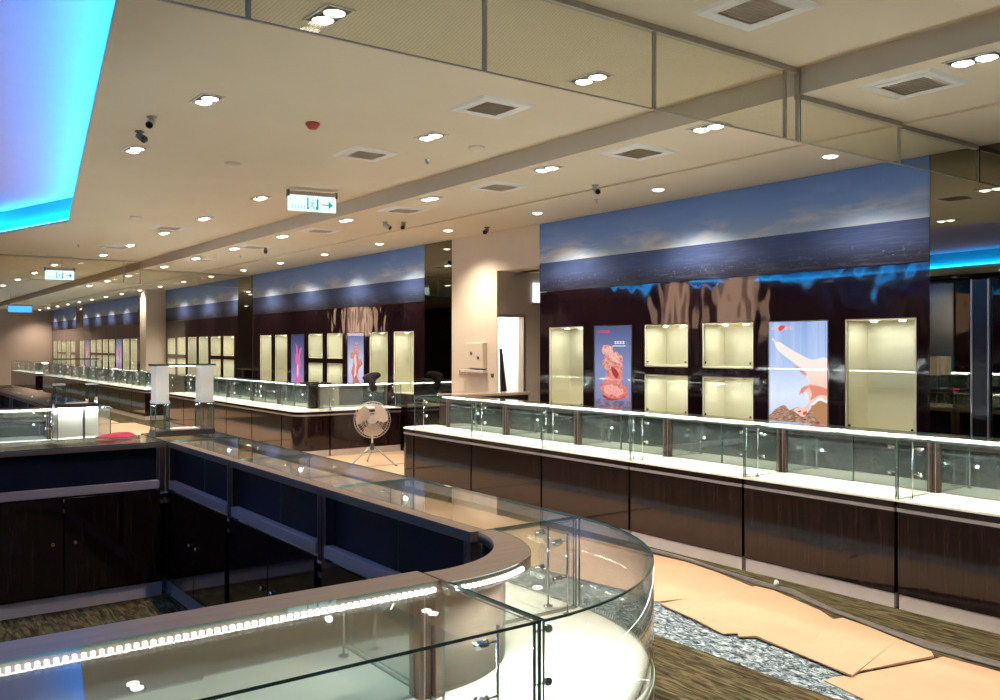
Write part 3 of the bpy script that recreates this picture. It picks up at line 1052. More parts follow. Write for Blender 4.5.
# run C and D far along the wall
for i in range(11):
    place('wall', (XA, 19.45 + PA * (i + 1), 0), -pi / 2, '%s glass showcase counter of the long far run, counted from the near end' % ORD[i], 'far showcase counters')
for i in range(5):
    place('wall', (XA, 33.1 + PA * (i + 1), 0), -pi / 2, '%s glass showcase counter of the farthest run by the end wall' % ORD[i], 'farthest showcase counters')
# opposite row
for i in range(7):
    place('wall', (-5.2, 8.0 + PA * i, 0), pi / 2, 'glass showcase counter on the opposite side, seen only in the mirrors', 'opposite showcase counters')

# ring in the foreground
RX, RY, RO = 1.215, 2.345, .845
G1 = 'foreground ring counters'
place('ring_front', (RX - 1.168, 1.50, 0), 0, 'foreground glass counter with a bright dotted LED strip, left of the rounded corner', G1)
place('ring_front', (RX - 2 * 1.168, 1.50, 0), 0, 'foreground glass counter at the frame edge, under the blue reflection', G1)
for i in range(3):
    place('ring_right', (2.06, RY + .005 + 1.117 * i, 0), pi / 2, '%s glass counter of the foreground ring, counted back from its rounded corner' % ORD[i], G1)
YR = 5.72
for i in range(2):
    place('ring_far', (1.59 - 1.163 * i, YR + .50, 0), pi, 'far side counter of the foreground ring, ' + ('under the red cloth' if i == 0 else 'at the frame edge'), G1)

# rounded corner showcase
t = thing('showcase_corner', 'rounded glass corner showcase in the foreground with curved front pane', 'showcase', (RX, RY, 0), 0, G1)
rw = lambda a: .12 + (.055 - .12) * max(0., (a + pi / 4) / (pi / 4))
ri = lambda a: .34 + (.41 - .34) * (a + pi / 2) / (pi / 2)
A0, A1 = -pi / 2 + .004, -.004
c0 = (0, 0)
b = MB(); b.arcband(c0, lambda a: ri(a) + .01, RO - .006, A0, A1, .088, .572, M['wood'], 60); b.build('cabinet', t)
b = MB(); b.arcband(c0, lambda a: ri(a) + .02, RO - .012, A0, A1, 0, .085, M['kick']); b.build('kickboard', t)
b = MB(); b.arcband(c0, lambda a: ri(a) + .004, RO - .003, A0, A1, .574, .594, M['alu'], 90); b.build('trim_strip', t)
b = MB(); b.arcband(c0, lambda a: ri(a) + .006, RO - .004, A0, A1, .596, .632, M['wood'], 90); b.build('apron', t)
b = MB(); b.arcband(c0, ri, RO - .002, A0, A1, .633, DZ - .001, M['deck'], 90); b.build('deck', t)
b = MB(); b.arcband(c0, RO - .012, RO - .004, A0, A1, DZ, HR, M['glass'], 90, M['edge']); b.build('curved_glass', t)
b = MB(); b.arcband(c0, lambda a: ri(a) + rw(a) + .001, RO - .004, A0, A1, HR, HR + .007, M['glass'], 90, M['edge']); b.build('top_glass', t)
b = MB(); b.arcband(c0, ri, lambda a: ri(a) + rw(a), A0, A1, HR - .028, HR + .006, M['rail'], 60); b.build('rear_rail', t)
b = MB(); b.arcband(c0, lambda a: ri(a) + .02, lambda a: ri(a) + .034, A0, A1, DZ, HR - .028, M['tan'], 32, None, M['navy']); b.build('rear_panel', t)
b = MB()
b.arcband(c0, lambda a: ri(a) + .12, lambda a: ri(a) + .130, A0 + .03, A0 + .60, HR - .020, HR - .016, M['alu'], 16)
for i in range(16):
    a = A0 + .05 + i * .036
    r = ri(a) + .125
    b.box(r * cos(a) - .0035, r * sin(a) - .005, HR - .016, r * cos(a) + .0035, r * sin(a) + .005, HR - .007, M['leddot'])
b.build('led_strip', t)
strip_lamp(t, (.27, -.43, HR - .012), (radians(-28), 0, radians(20)), .40, 4.5)
b = MB(); b.box(.0, -.34, DZ, .03, -.40, HR - .028, M['bronze']) ; b.build('rear_post', t, .002)
b = MB(); b.box(.008, -RO + .03, DZ, .015, -.42, HR - .002, M['glass'], M['edge']); b.build('side_glass', t)
b = MB(); b.box(.42, -.015, DZ, RO - .03, -.008, HR - .002, M['glass'], M['edge']); b.build('side_glass', t)
# its spot poles beside both joints
for px, py, inw in ((.05, -RO + .10, 1), (RO - .11, -.06, -1)):
    spot_pole(t, px, py, HR, inw)

# square block closing the far corner of the ring
def corner_block(loc, W, D, label, grp):
    t = thing('showcase_corner', label, 'showcase', loc, 0, grp)
    showcase_base(t, W, D, [(0, 0), (W, 0), (W, D), (0, D)], False)
    b = MB(); b.box(W - .018, .01, DZ, W - .010, D - .01, HR, M['glass'], M['edge']); b.build('side_glass', t)
    b = MB(); b.box(.01, D - .018, DZ, W - .02, D - .010, HR, M['glass'], M['edge']); b.build('rear_glass', t)
    b = MB(); b.box(.002, .002, HR, W - .004, D - .004, HR + .009, M['glass'], M['edge']); b.build('top_glass', t)
    b = MB(); b.box(.004, .004, DZ, .05, .05, HR - .002, M['bronze']); b.box(.051, .004, DZ + .03, .056, .02, HR - .01, M['chrome']); b.build('corner_post', t, .002)
    return t
corner_block((1.593, YR + .003, 0), .464, .60, 'square corner showcase of the foreground ring, under the display tower', G1)

def tower(loc, label, white):
    t = thing('display_tower', label, 'display stand', loc, 0, 'glass display towers on counter corners')
    W, D = .39, .15
    b = MB(); b.box(0, 0, 0, W, D, .038, M['darkboard']); b.build('base_board', t, .003)
    b = MB(); b.box(.10, .012, .039, W - .10, D - .012, .046, M['deck']); b.build('floor_plate', t)
    for x in (0.004, W - .094):
        b = MB()
        for q in ((x, .01, x + .09, .015), (x, D - .015, x + .09, D - .01)):
            b.box(q[0], q[1], .039, q[2], q[3], .215, M['acrylic'], M['edge'])
        for q in ((x, .015, x + .005, D - .015), (x + .085, .015, x + .09, D - .015)):
            b.box(q[0], q[1], .039, q[2], q[3], .215, M['acrylic'], M['edge'])
        p = b.build('clear_pillar', t)
        b = MB(); b.box(x - .002, .008, .215, x + .092, D - .008, .232, M['whiteplastic']); b.build('pillar_cap', p, .002)
        b = MB()
        if white:
            b.box(x + .004, .014, .232, x + .086, D - .014, .462, M['frost'])
        else:
            for yy in (.014, D - .02):
                b.box(x + .004, yy, .232, x + .086, yy + .006, .462, M['acrylic'], M['edge'])
        b.build('upper_pillar', t, .002 if white else 0)
    b = MB(); b.box(-.004, -.004, .462, W + .004, D + .004, .474, M['glass'], M['edge']); b.build('top_glass', t)
    if white:
        b = MB(); b.box(.10, .11, .457, W - .10, .114, .461, M['leddot']); b.build('led_strip', t)
    return t
tower((1.60, 5.98, HR + .0095), 'glass display tower with white upper pillars on the foreground ring corner', True)

# second ring beyond
G2 = 'second ring counters'
Y2 = 9.20
counter('ring2', 1.16, .48, HR)
for i in range(2):
    place('ring2', (1.59 - 1.163 * (i + 1), Y2, 0), 0, 'lit counter of the second ring, ' + ('next to its clear tower corner' if i == 0 else 'at the left frame edge'), G2)
for i in range(4):
    place('ring2', (2.06, Y2 + .61 + 1.163 * i, 0), pi / 2, '%s counter running back from the clear tower corner of second ring' % ORD[i], G2)
t = thing('showcase_corner', 'brightly lit square corner showcase of the second ring, under the clear tower', 'showcase', (1.595, Y2, 0), 0, G2)
showcase_base(t, .463, .60, [(0, 0), (.463, 0), (.463, .60), (0, .60)], False)
b = MB(); b.box(.004, .010, DZ, .20, .018, HR, M['glass'], M['edge']); b.box(.22, .010, DZ, .445, .018, HR, M['glass'], M['edge']); b.build('front_glass', t)
b = MB(); b.box(.445, .02, DZ, .453, .59, HR, M['glass'], M['edge']); b.build('side_glass', t)
b = MB(); b.box(.002, .002, HR, .459, .596, HR + .009, M['glass'], M['edge']); b.build('top_glass', t)
b = MB(); b.box(.02, .50, DZ, .44, .515, HR - .002, M['deck']); b.build('back_panel', t)
b = MB(); b.box(.03, .478, HR - .02, .43, .49, HR - .008, M['led']); b.build('led_strip', t)
b = MB(); b.box(.202, .008, DZ, .218, .024, HR, M['bronze']); b.build('front_post', t)
tower((1.575, Y2 + .14, HR + .0095), 'clear glass display tower with dark base on the second ring corner', False)

# ------------------------------------------------------------------ ceiling fittings
def spot_lamp(loc, power, name='downlight_lamp', size=radians(115), blend=.9, parent=None):
    l = bpy.data.lights.new(name, 'SPOT')
    l.energy = power
    l.color = (1.0, .86, .68)
    l.spot_size = size
    l.spot_blend = blend
    l.shadow_soft_size = .045
    o = bpy.data.objects.new(name, l)
    COL.objects.link(o)
    o.location = loc
    if parent is not None:
        o.parent = parent
    return o

TW = thing('twin_downlight', 'x', 'ceiling light', (0, 0, 0), 0, 'twin recessed downlights')
TW.scale = (.88, .88, 1)
b = MB()
for q in ((-.155, -.085, .155, -.075), (-.155, .075, .155, .085), (-.155, -.075, -.145, .075), (.145, -.075, .155, .075)):
    b.box(q[0], q[1], -.008, q[2], q[3], .0, M['whiteplastic'])
b.box(-.145, -.075, -.003, .145, .075, -.0005, M['darkgrey'])
b.build('housing', TW)
for s in (-1, 1):
    b = MB()
    b.lathe([(.060, -.003), (.060, -.012), (.048, -.014), (.036, -.021), (.02, -.025), (.0005, -.026)], M['chrome'], 18, [M['chrome'], M['lampface'], M['lampface'], M['lampface'], M['lampface']], (s * .068, 0, 0))
    b.build('lamp', TW)
twin_used = [False]
PW_T, PW_S = 96, 76
def twin(x, y, z, label, group):
    if not twin_used[0]:
        twin_used[0] = True
        o = TW
        o.location = (x, y, z - .0005)
        o['label'] = label
        o['group'] = group
    else:
        o = dup(TW, (x, y, z - .0005), 0, label, group)
    spot_lamp((0, 0, -.05), PW_T, parent=o)
    o.rotation_euler = (0, 0, radians(92))
    return o
rows = [
    ('row nearest the blue cove', 1.91, ZH, [4.05, 5.91, 7.75]),
    ('row past the red alarm', 3.65, ZH, [4.06, 5.91, 9.46, 11.4, 13.2, 15.1, 17.0]),
    ('row on the lowered ceiling', 4.70, ZL, [2.27, 4.04, 5.77, 7.63, 9.5, 11.4, 13.25, 15.1, 17.0, 19.6, 21.5, 23.4]),
]
for rn, x, z, ys in rows:
    for i, y in enumerate(ys):
        twin(x, y, z, 'twin recessed downlight, %s from the camera in the %s' % (ORD[i], rn), 'twin downlights')
for k, y in enumerate((-1.2, 2.2)):
    twin(1.91, y, ZH, 'twin recessed downlight overhead near the camera, unseen in the picture', 'twin downlights')
for k, (x, y) in enumerate(((3.65, -1.2), (3.65, 1.2), (4.7, .2))):
    twin(x, y, ZH if x < 4.5 else ZL, 'twin recessed downlight overhead near the camera, unseen in the picture', 'twin downlights')
for i, y in enumerate((19.6, 22.0, 24.4, 27, 30, 33, 36, 39)):
    twin(3.3, y, ZH, '%s twin recessed downlight beyond the second glass barrier' % ORD[i], 'twin downlights')
for y in (20, 25, 30, 35):
    twin(.5, y, ZH, 'twin recessed downlight over the far left of the hall, unseen in the picture', 'twin downlights')
for y in (3, 8, 13, 18):
    twin(-6.2, y, ZH, 'twin recessed downlight over the opposite counters, unseen in the picture', 'twin downlights')

SG = thing('round_downlight', 'x', 'ceiling light', (0, 0, 0), 0, 'round wall washer downlights')
b = MB(); b.lathe([(.0705, 0), (.0705, -.006), (.058, -.008), (.055, -.004)], M['whiteplastic'], 22); b.build('trim_ring', SG)
b = MB(); b.lathe([(.055, -.004), (.045, -.012), (.025, -.018), (.0005, -.020)], M['lampface'], 18); b.build('lamp', SG)
for i in range(20):
    y = 4.05 + 1.815 * i if i < 8 else 4.05 + 1.815 * 7 + 1.9 * (i - 7)
    lab = 'round downlight along the display wall, %s from the camera' % ORD[i]
    if i == 0:
        o = SG
        o.location = (6.12, y, ZL - .0155)
        o['label'] = lab
    else:
        o = dup(SG, (6.12, y, ZL - .0155), 0, lab)
    spot_lamp((0, 0, -.04), PW_S, size=radians(130), parent=o)

for i, y in enumerate((9.0, 10.6, 12.2, 13.8, 15.4)):  # extra lamps added to brighten what the mirrors reflect
    o = dup(SG, (-6.4, y, ZH - .0005), 0, 'round downlight added to brighten the opposite wall, unseen in the picture')
    spot_lamp((0, 0, -.04), PW_S, size=radians(130), parent=o)

DF = thing('ceiling_diffuser', 'x', 'air vent', (0, 0, 0), 0, 'square ceiling air diffusers')
DF.scale = (.74, .74, 1)
b = MB()
def ringq(r0, r1, z0, z1, mat):
    for k in range(4):
        a = k * pi / 2
        def R(x, y):
            return (x * cos(a) - y * sin(a), x * sin(a) + y * cos(a))
        p = [R(-r0, -r0), R(r0, -r0), R(r1, -r1), R(-r1, -r1)]
        b.face([(*p[0], z0), (*p[1], z0), (*p[2], z1), (*p[3], z1)], mat)
ringq(.30, .27, 0, -.012, M['whiteplastic'])
ringq(.27, .20, -.012, -.004, M['whiteplastic'])
ringq(.20, .175, -.004, -.012, M['whiteplastic'])
b.build('frame', DF)
b = MB()
b.box(-.175, -.175, -.004, .175, .175, -.001, M['greygrille'])
for i in range(11):
    y = -.165 + i * .033
    b.add([(-.17, y - .012, -.012), (.17, y - .012, -.012), (.17, y + .008, -.003), (-.17, y + .008, -.003), (-.17, y - .012, -.014), (.17, y - .012, -.014)],
          [(0, 1, 2, 3), (4, 5, 2, 3), (0, 1, 5, 4)], M['greygrille'])
b.build('louvre', DF)
dn = [0]
def diffuser(x, y, z, label):
    if dn[0] == 0:
        o = DF
        o.location = (x, y, z - .0005)
        o['label'] = label
    else:
        o = dup(DF, (x, y, z - .0005), 0, label)
    dn[0] += 1
for i, y in enumerate((2.76, 4.96, 6.80, 12.6, 15.6)):
    diffuser(3.55, y, ZH, 'square air diffuser on the upper ceiling, %s from the camera' % ORD[i])
for i, y in enumerate((2.70, 4.88, 6.70, 8.47, 10.6, 12.9, 15.4)):
    diffuser(4.98 if i > 7 else 4.88, y, ZL, 'square air diffuser on the lowered ceiling, %s from the camera' % ORD[i])

def dome(name, x, y, z, r, h, mat, label, cat, group=None):
    b = MB()
    b.lathe([(r, 0), (r, -h * .35), (r * .85, -h * .5), (r * .6, -h * .9), (r * .3, -h), (.0005, -h)], mat, 18)
    o = b.build(name)
    o.location = (x, y, z - .0005)
    return tag(o, label, cat, group)
dome('ceiling_alarm', 2.74, 6.08, ZH, .052, .05, M['redplastic'], 'small red alarm dome on the beige ceiling', 'alarm')
for i, (x, y, z, s) in enumerate(((2.76, 7.83, ZH, 'between the red alarm and blue cove'), (4.16, 6.02, ZH, 'beside the ceiling step and a twin downlight'),
                                  (2.92, 11.82, ZH, 'past the far corner of the blue cove'))):
    dome('smoke_detector', x, y, z, .07, .035, M['greygrille'], 'flat round smoke detector ' + s, 'detector', 'smoke detectors')
for i, (x, y, z, s) in enumerate(((4.10, 6.69, ZH, 'on the upper ceiling near the step'), (6.05, 6.64, ZL - .015, 'above the nearest seascape'), (5.17, 14.3, ZL, 'far along the lowered ceiling'), (2.98, 15.6, ZH, 'past the end of the blue cove'))):
    b = MB()
    b.lathe([(.028, 0), (.028, -.006), (.010, -.010), (.008, -.03), (.016, -.034), (.016, -.038), (.0005, -.038)], M['steel'], 12)
    o = b.build('ceiling_sprinkler'); o.location = (x, y, z - .0005)
    tag(o, 'small sprinkler head ' + s, 'sprinkler', 'sprinkler heads')
CAMN = [0]
def camera_unit(x, y, z, yaw, label, dark=False):
    body = M['darkgrey'] if dark else M['grey']
    t = thing('security_camera', label, 'camera', (x, y, z - .0005), yaw, 'ceiling cameras')
    t.scale = (.72, .72, .72)
    b = MB(); b.lathe([(.048, 0), (.048, -.012), (.03, -.02), (.014, -.03), (.012, -.06), (.0005, -.06)], body, 14); b.build('mount', t)
    b = MB(); b.cyl((0, -.02, -.045), (0, .085, -.10), .034, body, 14, .040); b.cyl((0, .085, -.10), (0, .10, -.108), .036, M['black'], 14, .03); b.build('camera_head', t)
camera_unit(1.74, 6.60, ZH, radians(150), 'larger grey ceiling camera by the blue cove, nearer of two', False)
camera_unit(1.78, 7.09, ZH, radians(200), 'smaller dark ceiling camera by the blue cove, behind the other', True)
camera_unit(6.35, 8.97, ZL - .015, radians(120), 'dark ceiling camera above the open passage', True)
camera_unit(5.17, 9.41, ZL, radians(220), 'grey ceiling camera over the aisle, left one of a pair')
camera_unit(5.36, 9.30, ZL, radians(140), 'grey ceiling camera over the aisle, right one of a pair')
camera_unit(5.55, 6.11, ZL, radians(160), 'pale ceiling camera in front of the nearest seascape')
camera_unit(5.05, 12.9, ZL, radians(160), 'dark ceiling camera far down the aisle above the middle counters', True)

# glass smoke barriers hanging across the hall
def barrier(Yb, x_start, cuts, label, net):
    t = thing('smoke_barrier', label, 'glass barrier', (0, Yb, 0), 0, 'hanging glass smoke barriers')
    zb = 2.765
    xs = [x_start] + cuts + [XS - .02]
    for i in range(len(xs) - 1):
        b = MB(); b.box(xs[i] + .004, -.004, zb, xs[i + 1] - .004, .004, ZH - .03, M['wireglass'] if (net and i < len(xs) - 2) else M['plainglass'], M['edge']); b.build('glass_pane', t)
    for x in xs[1:]:
        b = MB(); b.box(x - .008, -.009, zb - .006, x + .008, .009, ZH - .03, M['barrieredge']); b.build('joint_strip', t)
    ys = [XS + .012, 5.66, XW - .012]
    b = MB(); b.box(XS + .01, -.004, zb, 5.62, .004, ZL - .03, M['plainglass'], M['edge']); b.build('glass_pane', t)
    b = MB(); b.box(5.63, -.004, zb, XW - .03, .004, ZL - .045, M['plainglass'], M['edge']); b.build('glass_pane', t)
    b = MB(); b.box(5.618, -.008, zb - .004, 5.632, .008, ZL - .03, M['barrieredge']); b.build('joint_strip', t)
    b = MB()
    b.box(x_start, -.018, ZH - .032, XS - .014, .018, ZH - .001, M['barrieredge'])
    b.box(XS - .03, -.014, ZL - .03, XS - .014, .014, ZH - .032, M['barrieredge'])
    b.box(XS + .002, -.018, ZL - .032, 5.64, .018, ZL - .001, M['barrieredge'])
    b.box(5.64, -.018, ZL - .047, XW - .03, .018, ZL - .017, M['barrieredge'])
    b.build('top_channel', t)
    b = MB(); b.box(x_start, -.006, zb - .007, XW - .03, .006, zb, M['barrieredge']); b.build('bottom_edge', t)
barrier(3.21, .55, [1.19, 2.26, 3.32, 4.40], 'wired glass smoke barrier hanging across the ceiling, nearest one', True)
barrier(17.95, 1.2, [2.1, 3.15, 4.22], 'glass smoke barrier hanging far down the hall', False)

# ------------------------------------------------------------------ signs
def sign_box(name, loc, rotz, W, Hh, label, exit_marks, face, hang=0.):
    t = thing(name, label, 'sign', loc, rotz, 'lit hanging signs')
    # local: x along, -y faces the viewer, z up from the box's foot
    b = MB(); b.box(0, -.02, 0, W, .02, Hh - .04, face); b.build('light_panel', t)
    b = MB(); b.box(.0, -.03, Hh - .04, W, .03, Hh, M['alu']); b.build('top_rail', t, .002)
    for x in (-.012, W - .008):
        b = MB(); b.box(x, -.034, Hh - .055, x + .02, .034, Hh + .012, M['darkgrey']); b.build('bracket', t)
    if hang:
        for x in (.1 * W, .9 * W):
            b = MB(); b.cyl((x, 0, Hh), (x, 0, Hh + hang), .005, M['steel'], 8); b.build('hanger_rod', t)
    if exit_marks:
        b = MB()
        y = -.0212
        k = Hh / .2
        def poly(pts, mat):
            P3 = [(px * W, y, pz * (Hh - .04)) for px, pz in pts]
            for tri in tessellate_polygon([[Vector((p[0], p[2], 0)) for p in P3]]):
                b.face([P3[i] for i in tri], mat)
        te, pa = M['signteal'], M['signpale']
        poly([(.70, .50), (.84, .50), (.84, .72), (.93, .46), (.84, .20), (.84, .43), (.70, .43)], te)
        poly([(.385, .12), (.415, .12), (.415, .86), (.385, .86)], te)
        poly([(.405, .12), (.43, .12), (.43, .24), (.405, .24)], te)
        poly([(.585, .12), (.625, .12), (.625, .80), (.585, .80)], te)
        poly([(.565, .12), (.585, .12), (.585, .30), (.565, .30)], te)
        # figure running through the doorway
        poly([(.49, .66), (.515, .66), (.52, .74), (.505, .78), (.49, .74)], pa)
        poly([(.47, .60), (.51, .64), (.53, .52), (.55, .46), (.545, .42), (.515, .46), (.51, .38), (.54, .26), (.535, .14), (.515, .14), (.515, .24), (.49, .34), (.47, .26), (.44, .22), (.435, .28), (.46, .32), (.475, .44), (.48, .52), (.455, .48), (.445, .54)], pa)
        for i in range(5):
            x0 = .055 + .062 * i
            poly([(x0, .16), (x0 + .045, .16), (x0 + .045, .20), (x0, .20)], pa)
            poly([(x0 + .004, .27), (x0 + .042, .27), (x0 + .042, .31), (x0 + .004, .31)], pa)
            poly([(x0 + .018, .14), (x0 + .028, .14), (x0 + .028, .40), (x0 + .018, .40)], pa)
        b.build('sign_marks', t)
    return t
sign_box('exit_sign', (3.64, 8.68, 2.955), radians(-9), .50, .20, 'white lit exit sign with teal arrow and running figure, hanging nearest', True, M['whitesign'])
sign_box('exit_sign', (2.76, 17.3, 2.73), radians(-6), .46, .20, 'white lit exit sign far off in front of the second glass barrier', True, M['whitesign'], .24)
sign_box('exit_sign', (3.80, 30.0, 2.58), radians(-6), .62, .22, 'blue lit sign hanging near the far end wall', False, M['bluesign'], .36)

# ------------------------------------------------------------------ loose things
# electrical box on the plaster wall
t = thing('wall_electrical_box', 'beige electrical box with two holes on the plaster wall', 'electrical box', (XW, 9.46, 1.26))
b = MB(); b.box(-.07, 0, 0, -.001, .39, .34, M['plaster']); b.build('case', t, .006)
b = MB(); b.box(-.085, -.02, -.05, -.001, .50, -.02, M['whiteplastic']); b.build('ledge', t, .003)
for y, z in ((.26, .20), (.10, .14)):
    b = MB(); b.cyl((-.076, y, z), (-.0705, y, z), .022, M['darkgrey'], 14); b.build('knob', t)
b = MB(); b.box(-.012, 0, 0, -.001, .12, .07, M['tan']); o = b.build('wall_socket'); o.location = (XW, 9.98, 1.16); tag(o, 'small tan wall plate left of the electrical box', 'wall plate')
b = MB(); b.box(-.012, 0, 0, -.001, .05, .05, M['darkgrey']); o = b.build('wall_switch'); o.location = (XW, 9.31, 1.15); tag(o, 'tiny dark switch right of the electrical box', 'switch')
# leaning dark board in the passage
b = MB()
b.add([(6.70, OP1 - .10, 0), (6.90, OP1 - .10, 0), (6.74, OP1 - .03, 1.52), (6.715, OP1 - .03, 1.52),
       (6.70, OP1 - .13, 0), (6.90, OP1 - .13, 0), (6.74, OP1 - .06, 1.52), (6.715, OP1 - .06, 1.52)],
      [(0, 1, 2, 3), (4, 7, 6, 5), (0, 4, 5, 1), (1, 5, 6, 2), (2, 6, 7, 3), (3, 7, 4, 0)], M['darkboard'])
tag(b.build('leaning_board', bevel=.003), 'dark tapering board leaning beside the bright doorway', 'board')
b = MB(); b.box(7.28, OP1 - .03, 2.13, 7.50, OP1 - .002, 2.39, M['whitebox']); b.box(7.27, OP1 - .026, 2.12, 7.51, OP1 - .001, 2.13, M['alu'])
tag(b.build('wall_light_panel'), 'small white lit panel high in the passage', 'light panel')

# dark tray on the corner of the middle counters
t = thing('tray', 'flat dark tray lying on the rounded corner of the middle counters', 'tray', (5.20, 11.62, HW + .0095))
b = MB(); b.prism(fillet_rect(0, 0, .34, .40, (.03,) * 4), .0, .012, M['black']); b.build('tray_base', t)
b = MB()
for q in ((0, .03, .012, .37), (.328, .03, .34, .37), (.03, 0, .31, .012), (.03, .388, .31, .40)):
    b.box(q[0], q[1], .012, q[2], q[3], .028, M['darkboard'])
b.build('tray_rim', t, .002)
# dark cloth bag slung over the front edge of the return counter
def blob(name, pts, mat, sub=2):
    """closed lumpy shape through rings of points"""
    b = MB()
    n = len(pts[0])
    v = [p for r in pts for p in r]
    f = []
    for k in range(len(pts) - 1):
        f += [(k * n + i, k * n + (i + 1) % n, (k + 1) * n + (i + 1) % n, (k + 1) * n + i) for i in range(n)]
    f += [tuple(range(n - 1, -1, -1)), tuple((len(pts) - 1) * n + i for i in range(n))]
    b.add(v, f, mat, True)
    o = b.build(name)
    s = o.modifiers.new('smooth', 'SUBSURF'); s.levels = sub; s.render_levels = sub
    return o
def ell(cx, cy, z, rx, ry, n=10, seed=0, j=.12):
    r = random.Random(seed)
    return [(cx + rx * cos(2 * pi * i / n) * (1 + r.uniform(-j, j)), cy + ry * sin(2 * pi * i / n) * (1 + r.uniform(-j, j)), z) for i in range(n)]
o = blob('cloth_bag', [ell(.02, -.042, -.16, .035, .020, seed=1), ell(.02, -.044, -.11, .065, .028, seed=2, j=.2), ell(.005, -.040, -.05, .06, .032, seed=3), ell(-.01, -.012, -.002, .075, .050, seed=4),
                       ell(.0, .02, .03, .12, .07, seed=5, j=.25), ell(.02, .02, .07, .165, .06, seed=6, j=.25), ell(.04, .02, .115, .12, .04, seed=7, j=.3), ell(.09, .02, .128, .05, .02, seed=8)], M['darkcloth'])
o.location = (6.13, 11.583, HW + .048)
tag(o, 'crumpled dark cloth bag slung over the glass counter behind the fan', 'bag')
# red cloth on the far side of the foreground ring
o = blob('red_cloth', [ell(0, 0, 0, .13, .07, seed=11), ell(.0, 0, .012, .14, .075, seed=12), ell(.02, 0, .026, .10, .05, seed=13, j=.3), ell(.05, .01, .036, .04, .03, seed=14)], M['redcloth'])
o.location = (1.38, 6.08, HR + .0105)
tag(o, 'crumpled red cloth lying on the far counter of the foreground ring', 'cloth')

# pedestal floor fan
t = thing('floor_fan', 'pedestal floor fan with round wire cage on a tripod in the aisle', 'fan', (5.47, 10.30, 0), radians(-28))
FZ = .60
b = MB()
for rr, yy in ((.235, 0), (.235, -.012), (.205, -.055), (.15, -.07), (.095, -.078), (.05, -.08), (.205, .055), (.14, .07)):
    b.tube([(rr * cos(2 * pi * i / 36), yy, FZ + rr * sin(2 * pi * i / 36)) for i in range(36)], .0032 if rr < .23 else .005, M['fanwire'], 5, True)
for i in range(40):
    a = 2 * pi * i / 40
    b.tube([(r * cos(a), y, FZ + r * sin(a)) for r, y in ((.05, -.08), (.15, -.07), (.205, -.055), (.235, -.01), (.205, .055), (.14, .07), (.06, .075))], .0018, M['fanwire'], 4)
b.build('cage', t)
for k in range(3):
    b = MB()
    a0 = radians(30 + 120 * k)
    rows_ = []
    for r, w0, w1, tw in ((.042, -.50, .50, .016), (.10, -.72, .70, .024), (.16, -.74, .86, .028), (.20, -.56, .80, .024), (.215, -.24, .56, .016)):
        rows_.append([(r * cos(a0 + w0 + (w1 - w0) * q / 4), -.012 + tw * (q / 2 - 1), FZ + r * sin(a0 + w0 + (w1 - w0) * q / 4)) for q in range(5)])
    v = [p for r in rows_ for p in r]
    v2 = [(p[0], p[1] + .004, p[2]) for p in v]
    f = []
    for i in range(4):
        for q in range(4):
            f.append((i * 5 + q, i * 5 + q + 1, i * 5 + q + 6, i * 5 + q + 5))
    nv = len(v)
    b.add(v + v2, f + [tuple(nv + i for i in reversed(ff)) for ff in f], M['fanblade'], True)
    b.build('blade', t)
b = MB(); b.cyl((0, -.04, FZ), (0, .02, FZ), .042, M['fanblade'], 18, .046); b.build('blade_hub', t)
b = MB(); b.cyl((0, .05, FZ), (0, .17, FZ), .068, M['grey'], 18, .055); b.cyl((0, -.088, FZ), (0, -.08, FZ), .052, M['grey'], 18); b.build('motor', t)
b = MB(); b.cyl((0, .09, .24), (0, .09, FZ - .05), .013, M['chrome'], 10); b.lathe([(.02, 0), (.03, .02), (.03, .06), (.02, .08)], M['darkgrey'], 12, None, (0, .09, .20)); b.build('pole', t)
for a in (radians(100), radians(215), radians(330)):
    b = MB()
    b.tube([(0, .09, .26), (.03 * cos(a), .09 + .03 * sin(a), .24), (.36 * cos(a), .09 + .36 * sin(a), .008)], .008, M['steel'], 7)
    l = b.build('leg', t)
    b = MB(); b.cyl((.345 * cos(a), .09 + .345 * sin(a), .024), (.37 * cos(a), .09 + .37 * sin(a), .0), .012, M['darkgrey'], 8); b.build('rubber_foot', l)

# cardboard sheets protecting the carpet
def sheet(pts, z, label, seed, curl=.0):
    """ragged sheet with a little thickness; edges slightly raised"""
    r = random.Random(seed)
    P = []
    n = len(pts)
    for i in range(n):
        p, q = pts[i], pts[(i + 1) % n]
        L = hypot(q[0] - p[0], q[1] - p[1])
        k = max(1, int(L / .18))
        for j in range(k):
            t_ = j / k
            d = .006 if j else 0
            P.append((p[0] + (q[0] - p[0]) * t_ + r.uniform(-d, d), p[1] + (q[1] - p[1]) * t_ + r.uniform(-d, d)))
    b = MB()
    v = [(x, y, z) for x, y in P] + [(x, y, z + .004 + (r.random() ** 3) * curl) for x, y in P]
    m = len(P)
    tris = tessellate_polygon([[Vector((x, y, 0)) for x, y in P]])
    f = [tuple(m + i for i in tri) for tri in tris] + [tuple(reversed(tri)) for tri in tris]
    f += [(i, (i + 1) % m, m + (i + 1) % m, m + i) for i in range(m)]
    b.add(v, f, M['card'])
    o = b.build('cardboard_sheet')
    return tag(o, label, 'cardboard', 'cardboard sheets laid on the carpet')
sheet([(3.95, 3.79), (3.93, 3.86), (3.99, 3.92), (3.86, 4.9), (3.83, 6.0), (4.80, 6.0), (4.82, 4.65), (4.84, 4.38), (4.78, 4.02), (4.70, 3.72), (4.67, 3.60), (4.40, 3.66)], .001, 'tan cardboard sheet on the carpet beside the rounded glass corner', 1, .003)
